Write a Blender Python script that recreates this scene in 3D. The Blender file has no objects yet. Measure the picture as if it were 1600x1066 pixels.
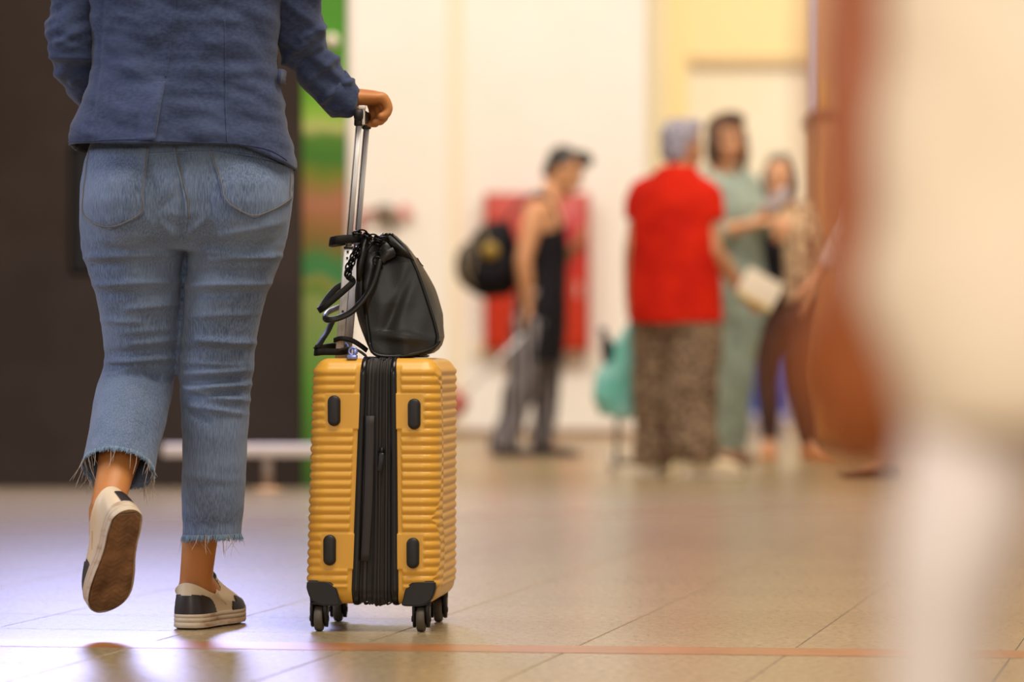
import bpy, bmesh, math, random
import numpy as np
from mathutils import Vector, Matrix, noise
from mathutils.bvhtree import BVHTree
random.seed(7)
C = bpy.context.scene.collection
sc = bpy.context.scene
F = 6000.0; CH = 0.57; HZ = 545.0       # focal length in pixels, camera height, horizon row
PI = math.pi
def P(px, py, Y): return Vector(((px-800)/F*Y, Y, CH-(py-HZ)/F*Y))

# ------------------------------------------------------------------ camera, light
cam_d = bpy.data.cameras.new('camera'); cam = bpy.data.objects.new('camera', cam_d); C.objects.link(cam)
cam_d.sensor_width = 36; cam_d.lens = 36*F/1600; cam_d.shift_y = (HZ-533)/1600
cam.location = (0, 0, CH); cam.rotation_euler = (PI/2, 0, 0)
cam_d.clip_start = .1; cam_d.clip_end = 200
cam_d.dof.use_dof = True; cam_d.dof.focus_distance = 7.72; cam_d.dof.aperture_fstop = 2.35
sc.camera = cam
sc.view_settings.view_transform = 'Standard'; sc.view_settings.look = 'None'
sc.view_settings.gamma = 1; sc.view_settings.use_curve_mapping = False; sc.view_settings.exposure = 0.0
w = bpy.data.worlds.new('world'); sc.world = w; w.use_nodes = True
w.node_tree.nodes['Background'].inputs[0].default_value = (1.0, .90, .78, 1); w.node_tree.nodes['Background'].inputs[1].default_value = .50
def area(name, loc, tgt, sx, sy, power, col):
    l = bpy.data.lights.new(name, 'AREA'); l.shape = 'RECTANGLE'; l.size = sx; l.size_y = sy; l.energy = power; l.color = col
    o = bpy.data.objects.new(name, l); C.objects.link(o); o.location = loc
    o.rotation_euler = (Vector(tgt)-Vector(loc)).to_track_quat('-Z', 'Y').to_euler(); return o
area('hall_and_fill_lamp', (0.8, 6.5, 5.2), (0.1, 8.0, 0), 4, 3, 285, (1, .91, .78))
area('hall_and_fill_lamp', (-.5, 18.5, 5.3), (-.6, 24.8, 1.2), 8, 2.5, 660, (1, .91, .80))
area('hall_and_fill_lamp', (1.2, 15.0, 5.3), (1.0, 18.5, .6), 6, 3, 360, (1, .90, .76))
area('hall_and_fill_lamp', (2.5, 25.5, 5.3), (2.0, 31, 1.4), 5, 2, 400, (1, .91, .78))
area('hall_and_fill_lamp', (-.6, -.2, 2.3), (.75, 2.25, .6), 1.8, 1.8, 92, (1, .91, .82))  # added fill lamp beside the camera, brightens the passer-by; no ceiling lamp
area('cool_lamp', (-1.55, 15.3, 2.75), (-.9, 6.6, 0), 1.4, .8, 215, (.50, .53, 1.0))
area('cool_lamp', (-5.0, 7.0, 2.6), (-.6, 7.7, .9), 1.2, 1.6, 90, (.62, .72, 1.0))

# ------------------------------------------------------------------ materials
def lin(c):
    return tuple(((v/255)/12.92 if v/255 <= .04045 else ((v/255+.055)/1.055)**2.4) for v in c)+(1,)
def mat(name, rgb, rough=.6, metal=0, spec=.5, n2=None, scale=30, lo=.4, hi=.6, bump=0, bscale=200, stretch=(1,1,1), sheen=0, coat=0, trans=0, detail=4, coords='Object', dist=.002, wave=None, extra=None):
    m = bpy.data.materials.new(name); m.use_nodes = True; nt = m.node_tree; N = nt.nodes; L = nt.links
    b = N['Principled BSDF']; b.inputs['Base Color'].default_value = lin(rgb); b.inputs['Roughness'].default_value = rough
    b.inputs['Metallic'].default_value = metal; b.inputs['Specular IOR Level'].default_value = spec
    b.inputs['Sheen Weight'].default_value = sheen; b.inputs['Coat Weight'].default_value = coat; b.inputs['Transmission Weight'].default_value = trans
    tc = N.new('ShaderNodeTexCoord'); mp = N.new('ShaderNodeMapping'); mp.inputs['Scale'].default_value = stretch
    if coords == 'World':
        g = N.new('ShaderNodeNewGeometry'); L.new(g.outputs['Position'], mp.inputs[0])
    else: L.new(tc.outputs[coords], mp.inputs[0])
    if n2 is not None:
        if wave:
            t = N.new('ShaderNodeTexWave'); t.inputs['Scale'].default_value = scale; t.inputs['Distortion'].default_value = wave; t.inputs['Detail'].default_value = detail
        else:
            t = N.new('ShaderNodeTexNoise'); t.inputs['Scale'].default_value = scale; t.inputs['Detail'].default_value = detail
        L.new(mp.outputs[0], t.inputs['Vector'])
        r = N.new('ShaderNodeValToRGB'); r.color_ramp.elements[0].position = lo; r.color_ramp.elements[1].position = hi
        r.color_ramp.elements[0].color = lin(rgb); r.color_ramp.elements[1].color = lin(n2)
        for (ps, cc) in (extra or []):
            e = r.color_ramp.elements.new(ps); e.color = lin(cc)
        L.new(t.outputs['Fac'], r.inputs[0]); L.new(r.outputs[0], b.inputs['Base Color'])
    if bump:
        t2 = N.new('ShaderNodeTexNoise'); t2.inputs['Scale'].default_value = bscale; t2.inputs['Detail'].default_value = 3
        L.new(mp.outputs[0], t2.inputs['Vector'])
        bp = N.new('ShaderNodeBump'); bp.inputs['Strength'].default_value = bump; bp.inputs['Distance'].default_value = dist
        L.new(t2.outputs['Fac'], bp.inputs['Height']); L.new(bp.outputs[0], b.inputs['Normal'])
    return m
M = {}
M['floor'] = mat('terrazzo', (146,128,96), .27, n2=(172,152,116), scale=60, lo=.35, hi=.65, coords='World', bump=.05, bscale=500, dist=.0005, detail=6)
M['floor2'] = mat('terrazzo_b', (143,125,94), .27, n2=(167,148,113), scale=60, lo=.35, hi=.65, coords='World', bump=.05, bscale=500, dist=.0005, detail=6)
M['grout'] = mat('grout', (126,110,84), .7)
M['inlay_b'] = mat('inlay_faint', (156,122,92), .3)
M['inlay'] = mat('orange_inlay', (176,116,70), .3, n2=(164,108,64), scale=9, coords='World')
M['dark_wall'] = mat('dark_wall', (62,52,46), .75, spec=.2, n2=(56,46,40), scale=3, coords='World')
M['dark_recess'] = mat('dark_recess', (24,20,20), .6)
M['white_wall'] = mat('white_wall', (244,240,234), .7, spec=.2, n2=(241,235,226), scale=.8, coords='World')
M['cream_wall'] = mat('cream_wall', (243,234,216), .7, spec=.2, n2=(240,230,208), scale=1, coords='World')
M['cream_strip'] = mat('cream_strip', (240,228,204), .6)
M['skirt'] = mat('skirting', (150,112,78), .5)
M['ceiling'] = mat('ceiling', (225,215,200), .9)
M['wood'] = mat('wood', (176,122,62), .5, n2=(150,100,50), scale=4, stretch=(6,6,.6), coords='World')
M['wood_pale'] = mat('wood_pale', (212,170,122), .55)
M['bluegrey'] = mat('blue_grey', (196,196,222), .4)
M['blue'] = mat('blue_panel', (58,84,178), .5)
M['red'] = mat('cabinet_red', (186,44,14), .35)
M['red2'] = mat('cabinet_crimson', (186,38,40), .3)
M['redpipe'] = mat('pipe_red', (166,52,42), .35)
M['olive'] = mat('valve_olive', (80,72,34), .4, metal=.3)
M['pinktag'] = mat('pink_tag', (226,150,140), .5)
M['white_metal'] = mat('white_metal', (226,214,206), .35)
M['denim'] = None
M['skin'] = mat('skin', (190,122,66), .48, n2=(200,132,74), scale=12, bump=.1, bscale=300)
M['skin_hi'] = mat('skin_light', (196,140,100), .5)
M['skin_dk'] = mat('skin_dark', (150,78,32), .5)
M['lips'] = mat('lips', (150,70,60), .4)
M['eye'] = mat('eye', (40,28,24), .2)
M['hair_blk'] = mat('hair_black', (24,20,20), .5, n2=(40,32,28), scale=60, bump=.6, bscale=80, stretch=(1,1,.2))
M['hair_grey'] = mat('hair_grey', (120,114,124), .6, n2=(176,170,186), scale=50, bump=.6, bscale=80)
M['hair_brown'] = mat('hair_brown', (62,38,24), .5, n2=(84,54,30), scale=50, bump=.6, bscale=80, stretch=(1,1,.2))
M['hair_salt'] = mat('hair_salt', (84,76,70), .6, n2=(120,112,102), scale=50, bump=.6, bscale=80)
M['yellow'] = mat('case_yellow', (230,172,62), .36, bump=.04, bscale=900, dist=.0004, coat=.15)
M['blk_plastic'] = mat('black_plastic', (20,18,19), .22)
M['blk_matte'] = mat('black_matte', (25,22,23), .5, bump=.12, bscale=1200, dist=.0004)
M['gusset'] = mat('gusset_fabric', (34,29,28), .75, bump=.4, bscale=900, dist=.0006, sheen=.2)
M['tape'] = mat('gusset_tape', (48,42,41), .65, bump=.3, bscale=900, dist=.0005)
M['alu'] = mat('aluminium', (230,228,230), .38, metal=.1, n2=(216,213,214), scale=20, stretch=(20,20,.2))
M['alu_groove'] = mat('pole_groove', (70,68,72), .4, metal=.6)
M['tyre'] = mat('tyre', (84,76,66), .55)
M['leather'] = mat('leather', (9,8,7), .40, n2=(15,13,11), scale=14, bump=.25, bscale=420, dist=.0008)
M['strap'] = mat('strap_leather', (16,13,12), .62, spec=.3, bump=.2, bscale=400, dist=.0006)
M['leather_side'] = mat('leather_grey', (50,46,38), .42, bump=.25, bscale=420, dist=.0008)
M['chain'] = mat('chain_metal', (34,32,34), .22, metal=.9)
M['clip'] = mat('clip_metal', (140,150,210), .25, metal=.6)
M['shoe_white'] = mat('shoe_cream', (226,206,176), .45, bump=.15, bscale=500, dist=.0005)
M['shoe_black'] = mat('shoe_black', (46,40,42), .4, bump=.1, bscale=500, dist=.0005)
M['sole'] = mat('sole_rubber', (214,196,172), .6, n2=(160,112,76), scale=16, lo=.52, hi=.78, stretch=(1,1,3))
M['tread'] = mat('tread_rubber', (150,114,78), .75, n2=(92,64,40), scale=22, lo=.3, hi=.7, bump=.3, bscale=200)
M['thread'] = mat('stitch_thread', (126,112,98), .8)
M['fray'] = mat('fray_thread', (186,172,160), .9)
M['fray_blue'] = mat('fray_blue', (120,144,170), .9)
M['red_shirt'] = mat('red_shirt', (212,36,10), .8, spec=.15, n2=(192,26,8), scale=6)
M['leopard'] = mat('leopard', (150,124,98), .8, n2=(74,52,34), scale=42, lo=.46, hi=.58, detail=2)
M['sage'] = mat('sage_cloth', (142,154,140), .8, n2=(128,140,128), scale=8)
M['blouse'] = mat('printed_blouse', (196,166,128), .8, n2=(96,68,46), scale=26, lo=.48, hi=.6, detail=2)
M['blk_cloth'] = mat('black_cloth', (18,15,20), .8, spec=.2)
M['bag_grey'] = mat('backpack_grey', (58,50,42), .7)
M['khaki_line'] = mat('khaki_line', (128,112,88), .7)
M['gold_patch'] = mat('gold_patch', (140,112,36), .6)
M['legging'] = mat('legging_brown', (62,34,24), .7)
M['zebra'] = mat('printed_trousers', (22,19,23), .8, n2=(150,142,146), scale=5, lo=.5, hi=.72, wave=5, detail=2, stretch=(1.4,1,.5))
M['shoe_tan'] = mat('shoe_tan', (186,112,50), .5)
M['shoe_brown'] = mat('shoe_brown', (104,66,44), .5)
M['shoe_off'] = mat('shoe_offwhite', (240,222,186), .5)
M['teal'] = mat('teal_film', (108,196,180), .35, n2=(172,226,220), scale=9, lo=.4, hi=.65)
M['teal_dk'] = mat('teal_film_dark', (40,120,86), .4)
M['paper'] = mat('paper', (240,226,204), .7)
M['paper_y'] = mat('paper_yellow', (206,176,30), .7)
M['paper_g'] = mat('paper_grey', (178,166,168), .7)
M['lace'] = mat('white_lace', (222,206,200), .8, n2=(180,150,130), scale=40, lo=.5, hi=.6)
M['coat_tan'] = mat('tan_coat', (190,120,72), .7)
M['cream_cloth'] = mat('cream_cloth', (240,222,196), .85, n2=(232,212,184), scale=5)
M['white_cloth'] = mat('white_cloth', (230,218,212), .85)
M['ochre_cloth'] = mat('ochre_cloth', (206,166,96), .8)
M['rust'] = mat('rust_suede', (146,70,28), .8, n2=(130,60,24), scale=10)
M['case_pink'] = mat('case_pink', (170,90,80), .5)

def fabric(name, a, b, scale, vs, c=None, bump=.35, rough=.8):
    """woven cloth: long vertical threads over broad mottling"""
    m = bpy.data.materials.new(name); m.use_nodes = True; nt = m.node_tree; N = nt.nodes; L = nt.links
    p = N['Principled BSDF']; p.inputs['Roughness'].default_value = rough; p.inputs['Specular IOR Level'].default_value = .25; p.inputs['Sheen Weight'].default_value = .15
    tc = N.new('ShaderNodeTexCoord'); mp = N.new('ShaderNodeMapping'); mp.inputs['Scale'].default_value = vs; L.new(tc.outputs['Object'], mp.inputs[0])
    t = N.new('ShaderNodeTexNoise'); t.inputs['Scale'].default_value = scale; t.inputs['Detail'].default_value = 5; L.new(mp.outputs[0], t.inputs['Vector'])
    r = N.new('ShaderNodeValToRGB'); r.color_ramp.elements[0].position = .34; r.color_ramp.elements[1].position = .66
    r.color_ramp.elements[0].color = lin(a); r.color_ramp.elements[1].color = lin(b); L.new(t.outputs['Fac'], r.inputs[0])
    t2 = N.new('ShaderNodeTexNoise'); t2.inputs['Scale'].default_value = 7; t2.inputs['Detail'].default_value = 3; L.new(tc.outputs['Object'], t2.inputs['Vector'])
    mx = N.new('ShaderNodeMix'); mx.data_type = 'RGBA'; mx.blend_type = 'MIX'
    mr = N.new('ShaderNodeMapRange'); mr.inputs[1].default_value = .42; mr.inputs[2].default_value = .66; mr.inputs[4].default_value = .45; L.new(t2.outputs['Fac'], mr.inputs[0])
    L.new(mr.outputs[0], mx.inputs[0]); L.new(r.outputs[0], mx.inputs[6]); mx.inputs[7].default_value = lin(c or b); L.new(mx.outputs[2], p.inputs['Base Color'])
    bp = N.new('ShaderNodeBump'); bp.inputs['Strength'].default_value = bump; bp.inputs['Distance'].default_value = .0012; L.new(t.outputs['Fac'], bp.inputs['Height']); L.new(bp.outputs[0], p.inputs['Normal'])
    return m
M['denim'] = fabric('denim', (74,90,118), (110,126,154), 130, (3,3,.35), (132,150,178), bump=.22)
M['blazer'] = fabric('blazer_cloth', (44,54,84), (58,70,102), 90, (1.2,1.2,2.2), (64,78,112), bump=.2)
M['lining'] = mat('blazer_lining', (18,18,26), .6)

def mural():
    m = bpy.data.materials.new('field_mural'); m.use_nodes = True; nt = m.node_tree; N = nt.nodes; L = nt.links
    p = N['Principled BSDF']; p.inputs['Roughness'].default_value = .5
    g = N.new('ShaderNodeNewGeometry'); sx = N.new('ShaderNodeSeparateXYZ'); L.new(g.outputs['Position'], sx.inputs[0])
    t = N.new('ShaderNodeTexNoise'); t.inputs['Scale'].default_value = 3; t.inputs['Detail'].default_value = 5
    mp = N.new('ShaderNodeMapping'); mp.inputs['Scale'].default_value = (2,1,1); L.new(g.outputs['Position'], mp.inputs[0]); L.new(mp.outputs[0], t.inputs['Vector'])
    a = N.new('ShaderNodeMath'); a.operation = 'MULTIPLY_ADD'; a.inputs[1].default_value = .16; L.new(t.outputs['Fac'], a.inputs[0]); L.new(sx.outputs['Z'], a.inputs[2])
    d = N.new('ShaderNodeMath'); d.operation = 'DIVIDE'; d.inputs[1].default_value = 2.2; L.new(a.outputs[0], d.inputs[0])
    r = N.new('ShaderNodeValToRGB'); L.new(d.outputs[0], r.inputs[0])
    stops = [(762,(60,104,20)),(600,(84,146,24)),(520,(120,146,62)),(470,(134,150,70)),(455,(84,124,12)),(440,(140,136,48)),(425,(52,126,62)),(400,(60,124,50)),(380,(120,100,24)),(350,(152,104,44)),(315,(178,112,78)),(290,(150,118,50)),(272,(118,128,10)),(250,(58,118,6)),(215,(78,128,14)),(198,(190,190,110)),(180,(150,190,60)),(150,(110,170,20)),(60,(70,150,8)),(0,(72,140,16))]
    el = r.color_ramp.elements
    while len(el) > 1: el.remove(el[0])
    first = True
    for py, c in stops:
        z = (CH-(py-HZ)/F*15.8+.08)/2.2
        if first: el[0].position = z; el[0].color = lin(c); first = False
        else: e = el.new(min(z, 1)); e.color = lin(c)
    L.new(r.outputs[0], p.inputs['Base Color']); return m
M['mural'] = mural()

# ------------------------------------------------------------------ mesh helpers
def obj(name, bm, m, parent=None, loc=None, smooth=True, slots=None):
    if isinstance(bm, bmesh.types.BMesh):
        me = bpy.data.meshes.new(name); bm.to_mesh(me); bm.free()
    else: me = bm
    me.materials.clear()
    for s in (slots or [m]): me.materials.append(s)
    if smooth: me.polygons.foreach_set('use_smooth', [True]*len(me.polygons))
    o = bpy.data.objects.new(name, me); C.objects.link(o)
    if parent is not None: o.parent = parent
    if loc is not None: o.location = loc
    return o
def tag(o, label, cat=None, group=None):
    o['label'] = label
    if cat: o['category'] = cat
    if group: o['group'] = group
    return o
def thing(name, label, cat, loc=(0,0,0), rz=0, group=None):
    o = bpy.data.objects.new(name, None); C.objects.link(o); o.location = loc; o.rotation_euler = (0,0,rz)
    return tag(o, label, cat, group)
def struct(name, bm, m, parent=None, smooth=False):
    o = obj(name, bm, m, parent, smooth=smooth); o['kind'] = 'structure'; return o
def box(bm, a, b, bev=0, mx=None):
    a, b = Vector(a), Vector(b); c = (a+b)/2; d = b-a
    r = bmesh.ops.create_cube(bm, size=1); vs = r['verts']
    for v in vs: v.co = Vector((v.co.x*d.x, v.co.y*d.y, v.co.z*d.z))+c
    if bev:
        es = list({e for v in vs for e in v.link_edges})
        q = bmesh.ops.bevel(bm, geom=es, offset=bev, segments=3, affect='EDGES', profile=.5); 
        vs = list({v for f in q['faces'] for v in f.verts} | {v for v in vs if v.is_valid})
    if mx is not None:
        for v in vs: v.co = mx @ v.co
    return vs
def bxm(a, b, bev=0, mx=None):
    bm = bmesh.new(); box(bm, a, b, bev, mx); return bm
def loft(bm, rings, n=28, cap=True, power=2.0):
    """rings: (centre, ax, ay) with ax, ay half axes vectors"""
    prev = None; first = None
    for (c, ax, ay) in rings:
        row = []
        for i in range(n):
            t = 2*PI*i/n; ct, st = math.cos(t), math.sin(t)
            if power != 2.0:
                ct = math.copysign(abs(ct)**(2/power), ct); st = math.copysign(abs(st)**(2/power), st)
            row.append(bm.verts.new(c+ax*ct+ay*st))
        if prev:
            for i in range(n): bm.faces.new((prev[i], prev[(i+1)%n], row[(i+1)%n], row[i]))
        else: first = row
        prev = row
    if cap:
        bm.faces.new(list(reversed(first))); bm.faces.new(prev)
    return bm
def smooth_path(pts, k=6):
    """Catmull-Rom through points (Vectors)"""
    out = []; n = len(pts)
    for i in range(n-1):
        p0 = pts[max(i-1,0)]; p1 = pts[i]; p2 = pts[i+1]; p3 = pts[min(i+2,n-1)]
        for j in range(k):
            t = j/k; out.append(.5*((2*p1)+(p2-p0)*t+(2*p0-5*p1+4*p2-p3)*t*t+(3*p1-p0-3*p2+p3)*t**3))
    out.append(pts[-1]); return out
def tube(bm, pts, r, n=14, up=None, flat=1.0, cap=True, k=1):
    """round or flat (flat = ratio of second axis) tube; r number or list"""
    pts = [Vector(p) for p in pts]
    if not isinstance(r, (list, tuple)): r = [r]*len(pts)
    if k > 1:
        rr = smooth_path([Vector((a,0,0)) for a in r], k); r = [v.x for v in rr]; pts = smooth_path(pts, k)
    up = Vector(up) if up else Vector((0,0,1)); rings = []; ax = None
    for i, p in enumerate(pts):
        d = (pts[min(i+1,len(pts)-1)]-pts[max(i-1,0)]).normalized()
        if ax is None:
            ax = up.cross(d)
            if ax.length < .1: ax = Vector((1,0.01,0)).cross(d)
        ax = (ax-d*ax.dot(d)).normalized(); ay = d.cross(ax).normalized()
        rings.append((p, ax*r[i], ay*r[i]*flat))
    return loft(bm, rings, n, cap)
def band(bm, pts, width, thick, wdir, k=5):
    """flat strap along pts, width measured along wdir"""
    pts = smooth_path([Vector(p) for p in pts], k) if k > 1 else [Vector(p) for p in pts]
    wd = [Vector(wdir)]*len(pts) if not isinstance(wdir, list) else wdir
    prev = None
    for i, p in enumerate(pts):
        d = (pts[min(i+1,len(pts)-1)]-pts[max(i-1,0)]).normalized()
        wv = wd[i]-d*wd[i].dot(d); wv.normalize(); nv = d.cross(wv).normalized()
        a, b = width/2, thick/2; prof = [(-a,-b*.4),(-a*.93,-b),(a*.93,-b),(a,-b*.4),(a,b*.4),(a*.93,b),(-a*.93,b),(-a,b*.4)]
        row = [bm.verts.new(p+wv*x+nv*y) for x, y in prof]
        if prev:
            for j in range(8): bm.faces.new((prev[j], prev[(j+1)%8], row[(j+1)%8], row[j]))
        else: bm.faces.new(list(reversed(row)))
        prev = row
    bm.faces.new(prev); return bm
def ell(bm, c, r, mx=None, seg=16):
    q = bmesh.ops.create_uvsphere(bm, u_segments=seg, v_segments=seg//2+2, radius=1)
    for v in q['verts']:
        p = Vector((v.co.x*r[0], v.co.y*r[1], v.co.z*r[2]))
        v.co = (mx @ p if mx is not None else p)+Vector(c)
def torus(bm, R, r, sx=1, n=20, m=8, mx=None):
    vs = []
    for i in range(n):
        a = 2*PI*i/n; row = []
        for j in range(m):
            b = 2*PI*j/m; p = Vector(((R+r*math.cos(b))*math.cos(a)*sx, (R+r*math.cos(b))*math.sin(a), r*math.sin(b)))
            row.append(bm.verts.new(mx @ p if mx else p))
        vs.append(row)
    for i in range(n):
        for j in range(m): bm.faces.new((vs[i][j], vs[(i+1)%n][j], vs[(i+1)%n][(j+1)%m], vs[i][(j+1)%m]))
def remesh(bm, voxel, it=4, fac=.5):
    """union of overlapping closed shapes into one continuous skin"""
    bmesh.ops.recalc_face_normals(bm, faces=bm.faces)
    me = bpy.data.meshes.new('tmp'); bm.to_mesh(me); bm.free()
    o = bpy.data.objects.new('tmp', me); C.objects.link(o)
    r = o.modifiers.new('r', 'REMESH'); r.mode = 'VOXEL'; r.voxel_size = voxel; r.adaptivity = 0
    if it: s = o.modifiers.new('s', 'SMOOTH'); s.factor = fac; s.iterations = it
    dg = bpy.context.evaluated_depsgraph_get(); out = bpy.data.meshes.new_from_object(o.evaluated_get(dg))
    bpy.data.objects.remove(o); bpy.data.meshes.remove(me); return out
def displace(me, fn):
    n = len(me.vertices); co = np.empty(n*3); no = np.empty(n*3)
    me.vertices.foreach_get('co', co); me.vertices.foreach_get('normal', no)
    co = co.reshape(-1,3); no = no.reshape(-1,3); co += no*fn(co, no)[:,None]
    me.vertices.foreach_set('co', co.ravel()); me.update()
def grid(bm, rows, closed=False):
    vs = [[bm.verts.new(p) for p in row] for row in rows]; n = len(rows[0])
    for i in range(len(rows)-1):
        for j in range(n if closed else n-1):
            bm.faces.new((vs[i][j], vs[i][(j+1)%n], vs[i+1][(j+1)%n], vs[i+1][j]))
    return vs
def solid(o, t, off=-1, rim=True):
    s = o.modifiers.new('thickness', 'SOLIDIFY'); s.thickness = t; s.offset = off; return s

# ------------------------------------------------------------------ the setting
fl = struct('floor', bxm((-14,-3,-.12), (14,33,-.004)), M['grout'])
ang = math.radians(-10.5); ca, sa = math.cos(ang), math.sin(ang); TS = .415
o0 = Vector((.247, 8.01, 0)); e1 = Vector((ca, sa, 0)); e2 = Vector((-sa, ca, 0))
near = []; far = bmesh.new()
gap = .0009
def tile_bm(bm, c=None):
    h = TS/2-gap; z = 0; b = .0015
    pts = [(-h,-h),(h,-h),(h,h),(-h,h)]
    lo = [Vector((x,y,-.004)) for x,y in pts]; hi = [Vector((x,y,-.0008)) for x,y in pts]; tp = [Vector((x*(1-b/h),y*(1-b/h),0)) for x,y in pts]
    R = [[bm.verts.new((o0*0 if c is None else c)+(p if c is None else e1*p.x+e2*p.y+Vector((0,0,p.z)))) for p in row] for row in (lo,hi,tp)]
    for i in range(4):
        for k in (0,1): bm.faces.new((R[k][i], R[k][(i+1)%4], R[k+1][(i+1)%4], R[k+1][i]))
    bm.faces.new(R[2])
tb = bmesh.new(); tile_bm(tb); tme = bpy.data.meshes.new('floor_tile'); tb.to_mesh(tme); tb.free(); tme.materials.append(M['floor'])
tme2 = tme.copy(); tme2.materials.clear(); tme2.materials.append(M['floor2'])
rnd = random.Random(3)
for i in range(-42, 42):
    for j in range(-26, 66):
        c = o0+e1*(i+.5)*TS+e2*(j+.5)*TS
        if not (-13 < c.x < 13 and -2.5 < c.y < 32.5): continue
        px = 800+c.x/max(c.y,.5)*F
        if 5.9 < c.y < 12.3 and -160 < px < 1760:
            o = bpy.data.objects.new('floor_tile', tme if rnd.random() < .6 else tme2); C.objects.link(o); o.parent = fl
            o.location = c; o.rotation_euler = (0,0,ang)
        else: tile_bm(far, c)
ff = obj('floor_tiling', far, M['floor'], fl, smooth=False); ff['kind'] = 'stuff'
def strip(a, b, wd, name):
    bm = bmesh.new(); a = Vector(a); b = Vector(b); d = (b-a).normalized(); s = Vector((-d.y, d.x, 0))*wd/2
    rows = [[a-s, a-s+Vector((0,0,.0008)), a+s+Vector((0,0,.0008)), a+s], [b-s, b-s+Vector((0,0,.0008)), b+s+Vector((0,0,.0008)), b+s]]
    grid(bm, rows); return struct(name, bm, M['inlay'])
q0 = Vector((0, 7.29, 0)); dd = Vector((1.706,-.25,0)).normalized()
s1 = strip(q0-dd*8, q0+dd*8, .17, 'floor_stripe'); s1['label'] = 'orange stripe crossing the floor in front of the suitcase'
s2 = strip(Vector((-4.8,10.1,0)), Vector((5.5,16.6,0)), .12, 'floor_stripe'); s2.data.materials[0] = M['inlay_b']; s2['label'] = 'faint orange stripe farther back on the floor'

WY = 24.8
struct('wall_back', bxm((-9,WY,0), (.868,WY+.25,5.6)), M['white_wall'])
struct('wall_back_far', bxm((-2,31,0), (12,31.25,5.6)), M['cream_wall'])
struct('wall_passage', bxm((.6,WY+.25,0), (.868,31,5.6)), M['cream_wall'])
struct('ceiling', bxm((-14,-3,5.6), (14,33,5.8)), M['ceiling'])
struct('baseboard_back', bxm((-9,WY-.03,0), (.87,WY,.05), .004), M['skirt'])
x1 = (712-800)/F*WY
struct('trim_1', bxm((x1-.05,WY-.035,.05), (x1+.05,WY,5.6), .006), M['cream_strip'])
# dark partition with a recess and the mural panel
DY = 15.8; dr = (470-800)/F*DY; rl = P(108,0,DY).x; rt = P(0,228,DY).z; rb = P(0,430,DY).z; rr = P(212,0,DY).x
bm = bmesh.new()
box(bm, (-9,DY,0), (rl,DY+.5,5.2)); box(bm, (rr,DY,0), (dr,DY+.5,5.2)); box(bm, (rl,DY,rt), (rr,DY+.5,5.2)); box(bm, (rl,DY,0), (rr,DY+.5,rb)); box(bm, (rl,DY+.12,rb), (rr,DY+.5,rt))
struct('wall_left_partition', bm, M['dark_wall'])
o = thing('wall_screen', 'black recessed screen in the dark wall behind the walking woman', 'screen', (rl, DY+.02, rb))
obj('frame', bxm((.01,0,.01), (rr-rl-.01,.08,rt-rb-.01), .008), M['dark_recess'], o, smooth=False)
obj('screen_glass', bxm((.04,-.01,.04), (rr-rl-.04,.02,rt-rb-.04), .004), mat('screen_glass', (14,12,12), .15), o, smooth=False)
o = thing('mural_panel', 'tall green panel printed with fields beside the dark wall', 'panel', (dr, DY+.02, 0))
gr = P(541,0,DY).x
obj('panel_face', bxm((.004,0,0), (gr-dr,.05,5.0), .004), M['mural'], o, smooth=False)
obj('panel_edge', bxm((gr-dr+.001,-.005,0), (gr-dr+.02,.06,5.0), .004), M['white_metal'], o, smooth=False)
# small pale fitting on mural
p = P(518,64,DY-.02); o = thing('wall_fitting', 'small pale round fitting on the green panel by the sleeve', 'fitting', p)
bm = bmesh.new(); tube(bm, [(0,.03,0),(0,-.01,0),(0,-.03,0)], [.03,.03,.022], 20); obj('fitting_cap', bm, M['paper'], o)
bm = bmesh.new(); tube(bm, [(0,-.03,0),(0,-.04,0)], [.012,.01], 12); obj('fitting_lens', bm, M['white_metal'], o)
# low barrier rail
BY = 15.3; k = F/BY
o = thing('floor_rail', 'low white rail on a post before the dark wall', 'rail', (P(418,0,BY).x, BY, 0))
z1 = P(0,694,BY).z; z0 = P(0,714,BY).z; ox = o.location.x
obj('rail_bar', bxm((P(254,0,BY).x-ox,-.03,z0), (P(560,0,BY).x-ox,.03,z1), .012), M['white_metal'], o)
for i, xx in enumerate((0, P(552,0,BY).x-ox)):
    bm = bmesh.new(); tube(bm, [(xx,0,.012),(xx,0,z0+.005)], .021, 16); obj('post', bm, mat('rail_post',(150,132,116),.4) if i==0 else bpy.data.materials['rail_post'], o)
    bm = bmesh.new(); tube(bm, [(xx,0,.0),(xx,0,.012),(xx,0,.02)], [.06,.06,.03], 24); obj('foot_plate', bm, M['wood_pale'], o)
# fire cabinet
Y = WY-.02; a = P(757,548,Y); b = P(920,304,Y); CD = .22
o = thing('fire_cabinet', 'red fire hose cabinet on the white wall behind the backpack', 'cabinet', ((a.x+b.x)/2, Y, a.z)); W2 = (b.x-a.x)/2; H = b.z-a.z
obj('cabinet_body', bxm((-W2,-CD,0), (W2,0,H), .01), M['red'], o)
obj('cabinet_door', bxm((-W2+.02,-CD-.025,.03), (W2-.02,-CD,H-.03), .008), M['red'], o)
d = o.children[-1]
obj('door_window', bxm((-W2+.34,-CD-.03,H*.5), (W2-.05,-CD-.02,H-.08), .004), M['red2'], d)
bm = bmesh.new(); tube(bm, [(W2-.07,-CD-.025,H*.42),(W2-.07,-CD-.055,H*.42),(W2-.07,-CD-.055,H*.34),(W2-.07,-CD-.025,H*.34)], .008, 8); obj('handle', bm, M['white_metal'], d)
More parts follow.
